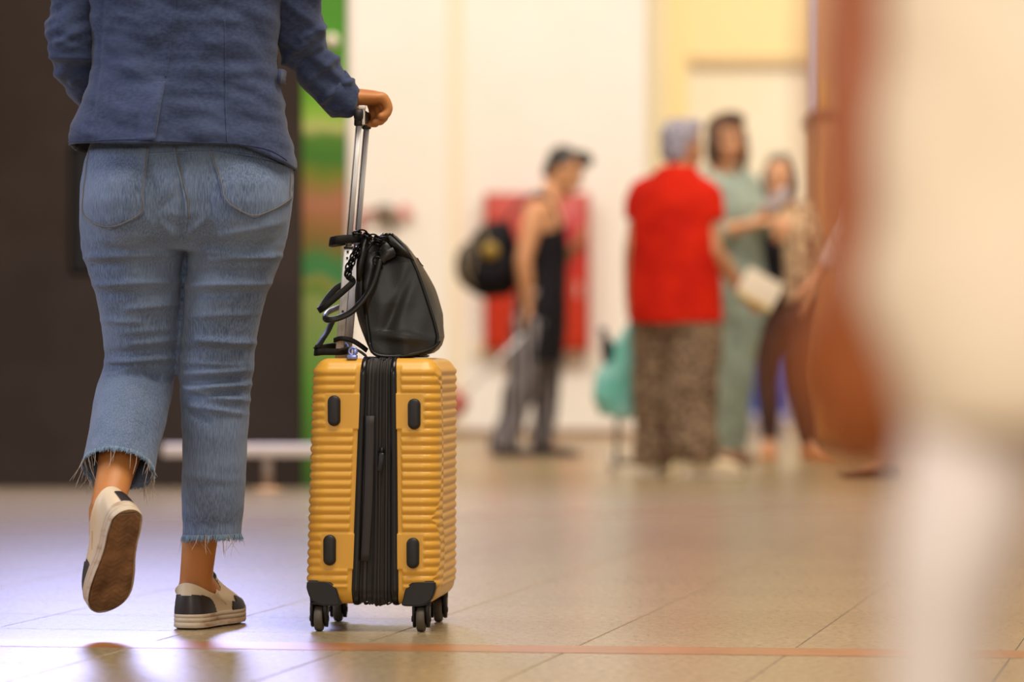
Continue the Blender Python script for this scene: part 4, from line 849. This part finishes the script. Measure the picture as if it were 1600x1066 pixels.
def sneaker(FM, xmin=-1):
    n = 168; ol = outline(n, -.002); m_ = 30; col = []
    for i, p in enumerate(ol):
        a = 2*PI*i/n; sx = 1 if p.x >= 0 else -1
        yy = max(0, min(1, p.y/.256)); th = yy**.85*PI
        cy = .060-.050*math.cos(th); cx = .040*math.sin(th)*sx if 0 < th < PI else 0
        if th > PI*.62: cx = sx*.016+ (cx-sx*.016)*max(0,(PI-th)/(PI*.38))
        z = .0905-.024*math.sin(min(1,th/(PI*.55))*PI*.5)**2 if th < PI*.55 else .0665+.040*((th-PI*.55)/(PI*.45))**1.2
        col.append(Vector((cx, cy, z)))
    rows = []
    for k in range(m_+1):
        t = k/m_; row = []
        for i in range(n):
            p0 = ol[i]+Vector((0,0,.022)); p3 = col[i]; p1 = p0+Vector((p0.x*.03,(p0.y-.1)*.02,.034 if p0.y > .15 else .030)); p2 = p3+(p0-p3)*.40; p2.z = p3.z-(.012 if p0.y < .13 else .024+.18*max(0,p0.y-.18))
            if p0.y < .10: p2 = p3+(p0-p3)*.25; p2.z = p3.z-.014
            row.append(p0*(1-t)**3+p1*3*t*(1-t)**2+p2*3*t*t*(1-t)+p3*t**3)
        rows.append(row)
    def mk(rows_, closed): 
        b_ = bmesh.new(); grid(b_, [[FM @ p for p in r_] for r_ in rows_], closed); return b_
    sh = obj('sneaker', mk(rows, True), M['shoe_white'], woman); 
    bmn = bmesh.new(); bmn.from_mesh(sh.data); bmesh.ops.recalc_face_normals(bmn, faces=bmn.faces); bmn.to_mesh(sh.data); bmn.free()
    sm = solid(sh, .004, 0)
    def patch(name, test, m, off=.0032):
        b_ = bmesh.new(); vv = {}
        def V(k, i):
            i %= n
            if (k,i) not in vv:
                p = rows[k][i]; du = rows[k][(i+1)%n]-rows[k][i-1]; dv = rows[min(k+1,m_)][i]-rows[max(k-1,0)][i]; nn = du.cross(dv).normalized()
                if nn.dot(Vector((p.x,(p.y-.09)*.4,.02))) < 0: nn = -nn
                vv[(k,i)] = b_.verts.new(FM @ (p+nn*off))
            return vv[(k,i)]
        for k in range(m_):
            for i in range(n):
                c = (rows[k][i]+rows[k+1][(i+1)%n])/2
                if test(c, k, i): b_.faces.new((V(k,i),V(k,i+1),V(k+1,i+1),V(k+1,i)))
        o_ = obj(name, b_, m, sh); solid(o_, .002, 0); return o_
    patch('heel_counter', lambda c,k,i: c.x > xmin and c.y < .088 and c.z < .0655-.045*max(0,c.y/.088)**3, M['shoe_black'])
    for q_ in (-1, 1): patch('side_panel', lambda c,k,i: .150 < c.y < .222 and c.z < .06+(.15-c.y)*.25 and q_*c.x > .012 and (c.y > .165 or c.z < .045), M['shoe_black'])
    patch('tongue_edge', lambda c,k,i: .100 < c.y < .122 and k >= m_-8 and c.z > .074 and abs(c.x) > .012 and c.x > 0, M['shoe_black'], .003)
    for q in range(4):
        yy = .118+q*.017; zz = .098-q*.0105
        b_ = bmesh.new(); tube(b_, [FM @ Vector(v_) for v_ in ((-.022,yy,zz-.008),(-.010,yy,zz+.003),(.010,yy,zz+.003),(.022,yy,zz-.008))], .0026, 8, k=3, flat=.6); obj('lace', b_, M['shoe_white'], sh)
    sb = bmesh.new(); so_ = outline(n, .003); si = outline(n, .001)
    def lvl(z, src, sc_=1, ty=1): return [FM @ Vector((p.x*sc_, .128+(p.y-.128)*sc_, z+(.008*max(0,(p.y-.19)/.06)**2 if ty else 0))) for p in src]
    R_ = [lvl(.027, si, .9), lvl(.0285, si, .985), lvl(.027, so_), lvl(.021, so_), lvl(.0200, si), lvl(.0190, so_), lvl(.012, so_), lvl(.011, si), lvl(.010, so_), lvl(.002, so_), lvl(.0, so_, .985)]
    vsx = grid(sb, R_, closed=True); sb.faces.new(vsx[0]); sb.faces.new(list(reversed(vsx[-1]))); obj('sole', sb, M['sole'], sh)
    tbm = bmesh.new(); tr = []
    for i in range(110):
        y_ = .008+.240*i/109; w_ = None
        for a_, c_ in zip(OUTR, OUTR[1:]):
            if a_[0] <= y_ <= c_[0]: w_ = a_[1]+(c_[1]-a_[1])*(y_-a_[0])/(c_[0]-a_[0])
        w_ = max(.004, (w_ or .01)-.003); row = []
        for j in range(31):
            x_ = (-1+2*j/30)*w_; edge = min(1,(1-abs(-1+2*j/30))*8)*min(1, min(y_-.008,.248-y_)*120+.05)
            wv_ = math.sin((y_+.006*math.sin(x_*170)+.003*noise.noise(Vector((x_*60,y_*60,0))))*2*PI/.0125); z_ = -.0012-.0022*max(-.3,wv_)*edge
            if .095 < y_ < .115: z_ = -.0008
            row.append(FM @ Vector((x_, y_, z_+.008*max(0,(y_-.19)/.06)**2)))
        tr.append(row)
    grid(tbm, tr); to_ = obj('tread', tbm, M['tread'], sh); solid(to_, .0015, 0)
    return sh
sneaker(FR); sneaker(FL, -.004)

# ------------------------------------------------------------------ ochre suitcase
K0 = 7.72; case = thing('suitcase', 'ochre yellow ribbed hard-shell suitcase standing upright on its wheels', 'suitcase', (P(583,0,K0).x, K0, 0), -.092)
kk = F/K0
def lx(px): return (px-583)/kk
def lz(py): return CH-(py-HZ)/kk
ZB, ZT = lz(945), lz(560); CW = .36
def lerp_z(z, top, bot): return bot+(top-bot)*(z-ZB)/(ZT-ZB)
def lift(c): return c
PITCH = .01745
def shell(sg):
    if sg < 0: xin = lambda z: lerp_z(z, lx(565), lx(550)); xout = lambda z: lerp_z(z, lx(487), lx(476))
    else: xin = lambda z: lerp_z(z, lx(618), lx(621)); xout = lambda z: lerp_z(z, lx(685), lx(684))
    RC = .034; RT = .030
    # vertical stations with rounded top and bottom
    st = []
    for a in np.linspace(0, 1, 12): st.append((ZB+RT*(1-math.cos((1-a)*PI/2))*0+RT*(1-math.sin(a*PI/2)), RT*(1-math.cos(0) if 0 else 0)))
    st = [(ZB+RT*(1-math.sin(a)), RT*(1-math.cos(a)), math.cos(a)) for a in np.linspace(PI/2, 0, 10)]
    nz = 210; z_lo, z_hi = ZB+RT, ZT-RT
    st += [(z_lo+(z_hi-z_lo)*i/nz, 0, 1) for i in range(1, nz)]
    st += [(z_hi+RT*math.sin(a), RT*(1-math.cos(a)), math.cos(a)) for a in np.linspace(0, PI/2, 10)]
    rows = []
    for (z, ins, cs) in st:
        a, o_ = xin(z), xout(z); ln = abs(o_-a)
        path = []   # (x, y, nx, ny, u)
        def seg(x0,y0,x1,y1,nx,ny,n_,u0,last=False):
            for i in range(n_+(1 if last else 0)):
                t = i/n_; path.append((x0+(x1-x0)*t, y0+(y1-y0)*t, nx, ny, u0+math.hypot(x1-x0,y1-y0)*t))
        xe = o_-sg*RC; u = 0
        seg(a,0,xe,0,0,-1,34,0); u = abs(xe-a)
        for i in range(20):
            t = i/20*PI/2; path.append((xe+sg*RC*math.sin(t), RC-RC*math.cos(t), sg*math.sin(t), -math.cos(t), u+RC*t))
        u += RC*PI/2; seg(o_,RC,o_,CW-RC,sg,0,80,u); u += CW-2*RC
        for i in range(12):
            t = i/12*PI/2; path.append((xe+sg*RC*math.cos(t), CW-RC+RC*math.sin(t), sg*math.cos(t), math.sin(t), u+RC*t))
        u += RC*PI/2; seg(xe,CW,a,CW,0,1,14,u,True); utot = u+abs(xe-a)
        row = []
        for (x,y,nx,ny,u) in path:
            um = min(u, utot-u)
            msk = min(1, max(0,(um-.010)/.003))*min(1, max(0,(z-ZB-.030)/.006))*min(1, max(0,(ZT-.016-z)/.006))
            ph = 0
            if sg > 0 or u > .2:
                zc = (z-.384)/.155; uc = .070+.060*max(0,1-zc*zc) if z > .229 else .072+.030*max(0, 1-((z-.165)/.06)**2)
                if z > .539 or z < .06: uc = 9
                if sg < 0: uc = .5
                if u > uc: ph = .5
                # second, inverse break farther round
                if u > uc+.045+.03*math.sin(z*11): ph = 0
            fr = ((ZT-z)/PITCH+ph) % 1.0
            rib = (abs(math.sin(PI*fr))**.75)
            # flat pads around the studs
            sx0 = lx(522) if sg < 0 else lx(648)
            if ny < -.5 and u < utot/2:
                for zc2 in (lz(643), lz(862)):
                    sxx = sx0-(.009 if zc2 < .3 and sg < 0 else 0)
                    inx = (x > sxx-.020) if sg < 0 else (x < sxx+.020)
                    if inx and abs(z-zc2) < .036: msk = 0; rib = 0; 
                    if inx and abs(z-zc2) < .036 and u < .2: rib = .62; msk = 1
            d = .0044*rib*msk-.0012
            k_ = max(0, 1-ins/RC) if ins else 1
            xx = x-(sg*ins if abs(nx) > .01 or abs(x-xe) < 1e-6 else 0)*min(1,abs(nx)*1.0); yy = y+ins*(-ny)
            row.append(Vector((xx+nx*d*cs, yy+ny*d*cs, z)))
        rows.append(row)
    bm = bmesh.new(); vs = grid(bm, rows)
    for rw in (vs[0], vs[-1]): bm.faces.new(rw)
    bmesh.ops.recalc_face_normals(bm, faces=bm.faces); o = obj('shell', bm, M['yellow'], case); return o, xin, xout
shL_, xinL, xoutL = shell(-1); shR_, xinR, xoutR = shell(1)
def loop_strip(name, w0, w1, prof, m, parent=case, RC=.034, seg=14, wob=0):
    """strip around the case mouth; w0,w1 in 0..1 between the shells; prof(t) outward offset in metres"""
    pts = []
    def arc(cy, cz, a0, a1):
        for i in range(seg+1):
            a = a0+(a1-a0)*i/seg; pts.append((cy+RC*math.cos(a), cz+RC*math.sin(a), math.cos(a), math.sin(a)))
    arc(RC, ZB+RC, -PI/2, -PI); 
    for i in range(1,40): pts.append((0, ZB+RC+(ZT-ZB-2*RC)*i/40, -1, 0))
    arc(RC, ZT-RC, PI, PI/2); arc(CW-RC, ZT-RC, PI/2, 0)
    for i in range(1,24): pts.append((CW, ZT-RC-(ZT-ZB-2*RC)*i/24, 1, 0))
    arc(CW-RC, ZB+RC, 0, -PI/2)
    for i in range(1,16): pts.append((CW-RC-(CW-2*RC)*i/16, ZB, 0, -1))
    rows = []; ncol = 40 if w1-w0 > .3 else 8
    for (y, z, ny, nz) in pts:
        row = []
        for j in range(ncol+1):
            t = j/ncol; ww = w0+(w1-w0)*t; a, b_ = xinL(z), xinR(z); d = prof(t)
            if wob: d += wob*noise.noise(Vector((ww*14, y*14, z*9)))-(wob*1.5*max(0,-nz))*math.sin(ww*9)*.5
            if nz < -.5 and wob: d += .004*math.sin(ww*PI)
            row.append(Vector((a+(b_-a)*ww, y+ny*d, z+nz*d)))
        rows.append(row)
    bm = bmesh.new(); grid(bm, rows+[rows[0]]); bmesh.ops.remove_doubles(bm, verts=bm.verts, dist=1e-6); bmesh.ops.recalc_face_normals(bm, faces=bm.faces)
    o = obj(name, bm, m, parent); return o
hump = lambda h: (lambda t: h*max(0,math.sin(PI*t))**.5-.001)
loop_strip('zip_frame', -.03, .15, hump(.0045), M['blk_plastic']); loop_strip('zip_frame', .85, 1.03, hump(.0045), M['blk_plastic'])
gs = loop_strip('gusset', .12, .88, lambda t: -.004+.0022*math.sin(t*2*PI*4.5)+.0016*math.sin(t*2*PI*11+1), M['gusset'], wob=.004)
for a, c in ((.22,.30),(.47,.52),(.55,.60),(.72,.77)): loop_strip('zip_tape', a, c, hump(.0022), M['tape'], gs, wob=.0015)
# strap panel on the gusset, zip pull
bm = bmesh.new(); xa, xb = lx(574), lx(583); za, zb = lz(650), lz(877)
band(bm, [Vector((lx(579),-.006,za)), Vector((lx(577),-.0075,(za+zb)/2)), Vector((lx(570.5),-.006,zb))], .0165, .003, (1,0,0), 6); obj('expansion_strap', bm, M['tape'], case)
zp = bmesh.new(); torus(zp, .006, .0016, mx=Matrix.Translation((lx(597),-.008,lz(706))) @ Matrix.Rotation(PI/2,4,'X')); box(zp, (lx(593.5),-.012,lz(713)), (lx(600.5),-.004,lz(699)), .002); zo = obj('zip_slider', zp, M['chain'], case)
bm = bmesh.new(); band(bm, [Vector((lx(597.5),-.011,lz(708))), Vector((lx(597),-.014,lz(722))), Vector((lx(594),-.012,lz(737)))], .009, .003, (1,0,0), 4); obj('zip_pull', bm, M['blk_matte'], zo)
# side studs the case can lie on
for (px, py) in ((522,642),(648,647),(515,860),(646,864)):
    bm = bmesh.new(); c = Vector((lx(px), -.001, lz(py))); r_ = .0128; hh = .0180
    rws = []
    for (k_, dep) in ((1.0,0),(1.0,-.006),(.93,-.0095),(.75,-.0115),(.4,-.0122)):
        row = []
        for i in range(36):
            a = 2*PI*i/36; row.append(c+Vector((r_*k_*math.cos(a), dep, (hh*(1 if math.sin(a) >= 0 else -1))+r_*k_*math.sin(a))))
        rws.append(row)
    vs = grid(bm, rws, closed=True); bm.faces.new(vs[-1]); obj('side_stud', bm, M['blk_matte'], case)
# corner guards, casters
def cguard(sg, yfar):
    xo = xoutL(ZB)+.0035 if sg < 0 else lx(681); bm = bmesh.new(); y0, y1 = (-.0045, .062) if not yfar else (CW-.062, CW+.0045)
    xi = xo-sg*.068; zt = lz(908)
    pr = [(xo-sg*.0005, zt+.0), (xo-sg*.036, zt), (xo-sg*.050, zt-.005), (xo-sg*.060, zt-.016), (xo-sg*.065, zt-.034), (xo-sg*.067, ZB-.001), (xo-sg*.045, ZB-.003), (xo-sg*.024, ZB-.001), (xo-sg*.007, ZB+.012), (xo+sg*.001, ZB+.034)]
    q = smooth_path([Vector((x,0,z)) for x,z in pr], 4); A = [bm.verts.new((p.x, y0, p.z)) for p in q]; B_ = [bm.verts.new((p.x, y1, p.z)) for p in q]
    bm.faces.new(A); bm.faces.new(list(reversed(B_)))
    for i in range(len(A)): bm.faces.new((A[i], A[(i+1)%len(A)], B_[(i+1)%len(A)], B_[i]))
    bmesh.ops.recalc_face_normals(bm, faces=bm.faces); bmesh.ops.bevel(bm, geom=[e for e in bm.edges if e.calc_face_angle(0) > .9], offset=.003, segments=3, affect='EDGES')
    g = obj('corner_guard', bm, M['blk_matte'], case, smooth=False); return g
for sg in (-1, 1):
    for yf in (0, 1): cguard(sg, yf)
def caster(x, y):
    zc = .0258; bm = bmesh.new()
    # neck and fork
    tube(bm, [(x,y+.004,ZB+.012),(x,y+.004,ZB-.004),(x,y,.052)], [.020,.019,.015], 20)
    for sx_ in (-1,1):
        xs = x+sx_*.0135; pr = [(-.016,.060),(.012,.060),(.017,.045),(.014,.018),(.004,.008),(-.006,.012),(-.018,.030),(-.020,.048)]
        A = [bm.verts.new((xs-.003, y+a, z)) for a,z in pr]; B_ = [bm.verts.new((xs+.003+ sx_*.001, y+a, z)) for a,z in pr]
        bm.faces.new(A); bm.faces.new(list(reversed(B_)))
        for i in range(len(A)): bm.faces.new((A[i], A[(i+1)%len(A)], B_[(i+1)%len(A)], B_[i]))
        tube(bm, [(xs,y,zc),(xs+sx_*.006,y,zc)], .006, 14)
    box(bm, (x-.017,y-.018,.053), (x+.017,y+.014,.060), .003)
    bmesh.ops.recalc_face_normals(bm, faces=bm.faces); fk = obj('caster_fork', bm, M['blk_matte'], case)
    w_ = bmesh.new(); loft(w_, [(Vector((x+a,y,zc)), Vector((0,r_,0)), Vector((0,0,r_))) for a,r_ in ((-.0085,.018),(-.0085,.022),(-.007,.0250),(-.003,.0258),(.003,.0258),(.007,.0250),(.0085,.022),(.0085,.018))], 36); obj('wheel', w_, M['tyre'], fk)
    w_ = bmesh.new(); tube(w_, [(x-.0095,y,zc),(x+.0095,y,zc)], .010, 20); obj('hub', w_, M['blk_plastic'], fk)
for x, y in ((lx(496),.02),(lx(657),.02),(lx(496),.30),(lx(660),.30)): caster(x, y)
# telescopic poles and grip
lean = Vector((.0845,0,1)).normalized(); pz = ZT-.01
def pole_pt(z, y): return Vector((lx(516.5)+.0845*(z-lz(548))+.001, y, z))
PY = (.125, .245)
for y in PY:
    bm = bmesh.new(); up_ = Vector((0,1,0))
    a, c = pole_pt(ZT-.004, y), pole_pt(lz(384), y); loft(bm, [(a, Vector((.0085,0,0)), Vector((0,.0055,0))), (c, Vector((.0085,0,0)), Vector((0,.0055,0)))], 24, power=5); po = obj('outer_pole', bm, M['alu'], case)
    bm = bmesh.new(); loft(bm, [(c-lean*.003, Vector((.0092,0,0)), Vector((0,.0064,0))), (c+lean*.002, Vector((.0092,0,0)), Vector((0,.0064,0)))], 24, power=5); obj('pole_collar', bm, M['blk_plastic'], po)
    for z in (lz(391), lz(401), lz(486)):
        q = pole_pt(z, y); bm = bmesh.new(); box(bm, q+Vector((-.0022,-.0062,-.0024)), q+Vector((.0022,-.0050,.0024))); box(bm, q+Vector((.0075,-.002,-.002)), q+Vector((.0088,.002,.002))); obj('lock_hole', bm, M['blk_plastic'], po, smooth=False)
    a, c = pole_pt(lz(384), y), pole_pt(lz(184), y); bm = bmesh.new(); loft(bm, [(a, Vector((.0062,0,0)), Vector((0,.0042,0))), (c, Vector((.0062,0,0)), Vector((0,.0042,0)))], 20, power=4); pi_ = obj('inner_pole', bm, M['alu'], case)
    bm = bmesh.new(); band(bm, [a+Vector((-.0035,-.0044,.0)), c+Vector((-.0035,-.0044,0))], .0016, .001, (1,0,0), 1); obj('pole_groove', bm, M['alu_groove'], pi_)
g0 = pole_pt(lz(174), PY[0]); g1 = pole_pt(lz(174), PY[1]); bm = bmesh.new(); fy_ = Vector((0,1,0))
loft(bm, [(g0-fy_*.022+(g1-g0)*t, Vector((.010*k_,0,0)), Vector((0,0,.012*k_))) for t,k_ in ((0,.8),(.04,1),(.5,1.08),(1.0,1),(1.3,.95),(1.34,.8))], 24, power=3.2); gp = obj('grip', bm, M['blk_matte'], case)
for g in (g0, g1):
    bm = bmesh.new(); loft(bm, [(g+lean*t, Vector((.0095*k_,0,0)), Vector((0,.0085*k_,0))) for t,k_ in ((-.022,.85),(-.02,1),(.0,1.1),(.012,1.1))], 20, power=4); obj('grip_socket', bm, M['blk_plastic'], gp)
bm = bmesh.new(); box(bm, g0+Vector((.0,-.020,.011)), g0+Vector((.014,-.004,.019)), .002); box(bm, g0+Vector((.007,-.016,-.02)), g0+Vector((.012,-.006,.012)), .001); obj('release_cap', bm, M['white_metal'], gp)
# top carry handle and clip of the case
bm = bmesh.new(); band(bm, [(lx(524),.05,ZT+.016), (lx(540),.05,ZT+.022), (lx(556),.055,ZT+.014), (lx(566),.06,ZT+.004)], .022, .004, (0,1,0), 5); obj('carry_handle', bm, M['blk_matte'], case)
bm = bmesh.new(); torus(bm, .0075, .0028, n=22, mx=Matrix.Translation((lx(549),.02,ZT+.014)) @ Matrix.Rotation(PI/2,4,'X')); box(bm, (lx(540),.012,ZT-.002), (lx(556),.028,ZT+.007), .002); box(bm, (lx(549),.014,ZT+.008), (lx(556),.026,ZT+.018), .002); obj('metal_clip', bm, M['clip'], case)

# ------------------------------------------------------------------ black handbag on the suitcase
BY0 = 7.80; bz = ZT+.0005; hb = thing('handbag', 'black leather handbag with a chain strap sitting on the yellow suitcase', 'handbag', (P(620,0,BY0).x, BY0, 0), -.035)
kb = F/BY0
def hx(px): return (px-620)/kb
def hz(py): return CH-(py-HZ)/kb
SEC = [(553,592,655,.4),(550,583,668,.7),(545,580,676,1),(537,578,682,1),(525,577,684,1),(505,574,679,1),(480,571,671,1),(450,569,661,1),(425,568,652,.95),(405,570,643,.9),(390,574,634,.85),(380,582,626,.8),(370,594,615,.8),(364,602,609,.8)]
BL = .225
def sec_at(v):
    v = min(553,max(364,v))
    for i in range(len(SEC)-1):
        if SEC[i+1][0] <= v <= SEC[i][0]:
            t = (SEC[i][0]-v)/(SEC[i][0]-SEC[i+1][0]); return [SEC[i][k]+(SEC[i+1][k]-SEC[i][k])*t for k in (1,2,3)]
rows = []; zoff = (ZT+.002)-hz(556)
ng, nf = 26, 36
for i in range(110):
    v = 553-(553-364)*(i/109); xl, xr, k_ = sec_at(v); a, c = hx(xl), hx(xr); z = hz(v)+zoff*max(0,(v-500)/53)
    tz = (553-v)/189; bulge = .030*math.sin(PI*min(1,max(0,tz*1.15+.02)))**.8; row = []
    yl = .0+.010*max(0,tz-.75)*4; yr = BL-.010*max(0,tz-.75)*4
    # near gusset left->right
    for j in range(ng):
        t = j/ng; x = a+(c-a)*t; fold = .022*math.exp(-((t-.45)/.30)**2)*max(0,(tz-.42))**1.1*1.6
        d = fold-.004*math.sin(PI*t)+.0035*noise.noise(Vector((x*26,z*16,1)))*math.sin(PI*t)+.004*math.exp(-((x-(hx(600)+(.60-z)*-.45))/.012)**2)*math.sin(PI*t)*(tz>.2)-.004*math.exp(-((z-(hz(524)+(x-hx(600))*-.12))/.010)**2)*math.sin(PI*t)
        row.append(Vector((x, yl+d, z)))
    for j in range(nf):
        t = j/nf; y = yl+(yr-yl)*t; row.append(Vector((c+bulge*.62*min(1,max(.1,tz*3))*math.sin(PI*t)**.75+.003*noise.noise(Vector((y*18,z*18,7)))*math.sin(PI*t), y, z)))
    for j in range(ng): t = j/ng; row.append(Vector((c+(a-c)*t, yr-.01*math.sin(PI*t), z)))
    for j in range(nf):
        t = j/nf; y = yr+(yl-yr)*t; row.append(Vector((a-bulge*.95*math.sin(PI*t)**.75, y, z)))
    rows.append(row)
bm = bmesh.new(); vs = grid(bm, rows, closed=True); bm.faces.new(list(reversed(vs[0]))); bm.faces.new(vs[-1])
bmesh.ops.recalc_face_normals(bm, faces=bm.faces)
body_b = obj('bag_body', bm, M['leather'], hb, slots=[M['leather'], M['leather_side']])
NT = ng*2+nf*2
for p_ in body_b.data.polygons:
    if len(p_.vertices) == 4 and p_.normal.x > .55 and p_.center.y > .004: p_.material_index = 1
# piping along the near seams and base
def edge_pts(idx, off=(0,0,0)): return [rows[i][idx]+Vector(off) for i in range(0,110,3)]
bm = bmesh.new(); tube(bm, edge_pts(0,(-.001,-.001,0)), .0030, 8); obj('piping', bm, M['leather'], hb)
bm = bmesh.new(); tube(bm, edge_pts(ng,(.001,-.001,0)), .0030, 8); obj('piping', bm, M['leather'], hb)
bm = bmesh.new(); tube(bm, [Vector((hx(x_), -.002, hz(y_)+zoff*.9)) for x_,y_ in ((577,534),(581,546),(590,553),(610,555),(635,553),(662,547),(680,539),(687,530))], .0036, 8, k=3); obj('piping', bm, M['leather'], hb)
bm = bmesh.new(); loft(bm, [(Vector((hx(626),BL/2,ZT+.0065)), Vector((.048,0,0)), Vector((0,.10,0))), (Vector((hx(626),BL/2,ZT+.004)), Vector((.05,0,0)), Vector((0,.11,0))), (Vector((hx(626),BL/2,ZT+.0012)), Vector((.046,0,0)), Vector((0,.10,0)))], 30, power=5); obj('base_plate', bm, M['leather'], hb)
# front pocket panel, upright tab, buckle fold, top flap
def slab(name, pts, y, th, m=M['leather'], tilt=0, bev=.0015, parent=hb):
    bm = bmesh.new(); A = [bm.verts.new((hx(x_), y+tilt*i_, hz(y_))) for i_,(x_,y_) in enumerate(pts)]; B_ = [bm.verts.new((hx(x_), y+th+tilt*i_, hz(y_))) for i_,(x_,y_) in enumerate(pts)]
    bm.faces.new(A); bm.faces.new(list(reversed(B_)))
    for i in range(len(A)): bm.faces.new((A[i], A[(i+1)%len(A)], B_[(i+1)%len(A)], B_[i]))
    bmesh.ops.recalc_face_normals(bm, faces=bm.faces); bmesh.ops.bevel(bm, geom=list(bm.edges), offset=bev, segments=2, affect='EDGES'); return obj(name, bm, m, parent, smooth=True)
slab('front_panel', [(569,397),(573,394),(593,394),(594,420),(588,450),(577,475),(570,500),(565,470),(566,430)], -.006, .012)
slab('side_tab', [(562,378),(569,367),(577,368),(574,395),(569,412),(565,440),(557,440),(557,415)], -.012, .010)
slab('side_tab', [(573,372),(580,374),(585,384),(580,400),(574,400)], .01, .010)
slab('top_flap', [(600,376),(609,367),(622,378),(640,394),(648,408),(640,404),(622,398),(604,388)], -.008, .02)
bm = bmesh.new(); band(bm, [Vector((hx(592),-.002,hz(386))), Vector((hx(599),-.010,hz(384))), Vector((hx(606),-.013,hz(393))), Vector((hx(612),-.010,hz(404)))], .020, .004, (.6,0,.8), 5); obj('buckle_tab', bm, M['leather'], hb)
bm = bmesh.new(); band(bm, [Vector((hx(596),-.016,hz(408))), Vector((hx(606),-.018,hz(398))), Vector((hx(617),-.014,hz(392)))], .016, .003, (.5,0,-.8), 5); obj('buckle_tab', bm, M['leather'], hb)
# chain
lk = bmesh.new(); torus(lk, .0062, .0018, sx=1.35, n=20, m=8); lme = bpy.data.meshes.new('chain_link'); lk.to_mesh(lme); lk.free(); lme.materials.append(M['chain']); lme.polygons.foreach_set('use_smooth', [True]*len(lme.polygons))
def chain(pts, y=-.014, step=.0118):
    pp = smooth_path([Vector((hx(x_), y+dy_, hz(y_))) for x_,y_,dy_ in pts], 16); L_ = 0; nxt = 0; i = 0
    for a, c in zip(pp, pp[1:]):
        L_ += (c-a).length
        if L_ >= nxt:
            d = (c-a).normalized(); o_ = bpy.data.objects.new('chain_link', lme); C.objects.link(o_); o_.parent = hb; o_.location = c
            o_.rotation_euler = (d.to_track_quat('X','Z').to_matrix() @ Matrix.Rotation(.5+(i%2)*PI/2, 3, 'X')).to_euler(); nxt += step; i += 1
chain([(558,364,0),(568,364,0),(579,370,0),(588,371,0),(597,374,0),(606,375,.004)])
chain([(575,370,.008),(584,377,.008),(594,381,.006),(602,384,.006)])
chain([(562,386,0),(558,397,0),(552,408,0),(548,420,0),(544,432,0)]); chain([(556,392,.006),(550,405,.006),(545,416,.006),(541,430,.006)])
# straps round the poles: positions of the poles in bag space
def rp(px, y): return Vector((hx(px), y, 0))
def strap(name, pts, wd=.0135, th=.004, wdir=(.1,0,1)):
    bm = bmesh.new(); band(bm, [Vector((hx(x_), y_, hz(v_))) for x_,v_,y_ in pts], wd, th, wdir, 7); return obj(name, bm, M['strap'], hb)
strap('strap', [(572,371,.02),(558,373,-.012),(540,374,-.014),(522,376,-.012),(514,378,.02),(513,377,.12),(518,374,.20),(534,371,.21),(552,371,.17),(566,372,.06)], .0175)
bm = bmesh.new(); tube(bm, [Vector((hx(x_), y_, hz(v_))) for x_,v_,y_ in ((594,406,-.012),(590,424,-.02),(583,446,-.028),(570,468,-.032),(552,487,-.034),(532,497,-.034),(514,500,-.03),(508,495,.0),(508,488,.06),(514,482,.14),(530,474,.20),(556,462,.2),(574,452,.16))], .0068, 12, k=6, flat=.75); obj('handle', bm, M['leather'], hb)
bm = bmesh.new(); torus(bm, .0085, .0022, mx=Matrix.Translation((hx(590),-.013,hz(408))) @ Matrix.Rotation(PI/2,4,'X')); torus(bm, .008, .002, mx=Matrix.Translation((hx(595),-.010,hz(412))) @ Matrix.Rotation(1.2,4,'Y')); obj('handle_ring', bm, M['chain'], hb)
strap('strap', [(544,432,-.012),(552,440,-.013),(541,452,-.018),(525,466,-.022),(508,480,-.024),(499,485,-.01),(500,480,.03),(508,462,.09),(518,448,.14),(530,442,.17)], .013, .0045, (-.5,0,.8))
strap('strap', [(511,497,.16),(506,516,.10),(501,530,.04),(497,541,.0),(491,546,-.004)], .012, .004, (.7,.5,.2))
strap('strap', [(489,545,.09),(492,551,.0),(505,550,-.012),(525,550,-.012),(541,549,-.008),(541,545,.05),(534,541,.12),(520,540,.2),(500,542,.18),(489,545,.10)], .0135, .004)
strap('strap', [(520,532,.03),(532,529,.02),(548,532,.02),(562,540,.02),(572,548,.025)], .010, .004, (0,.4,1))
strap('zip_tail', [(648,402,.10),(653,410,.09),(657,414,.08)], .004, .002, (0,1,0))

# tidy: mesh data names and viewport relations need nothing more
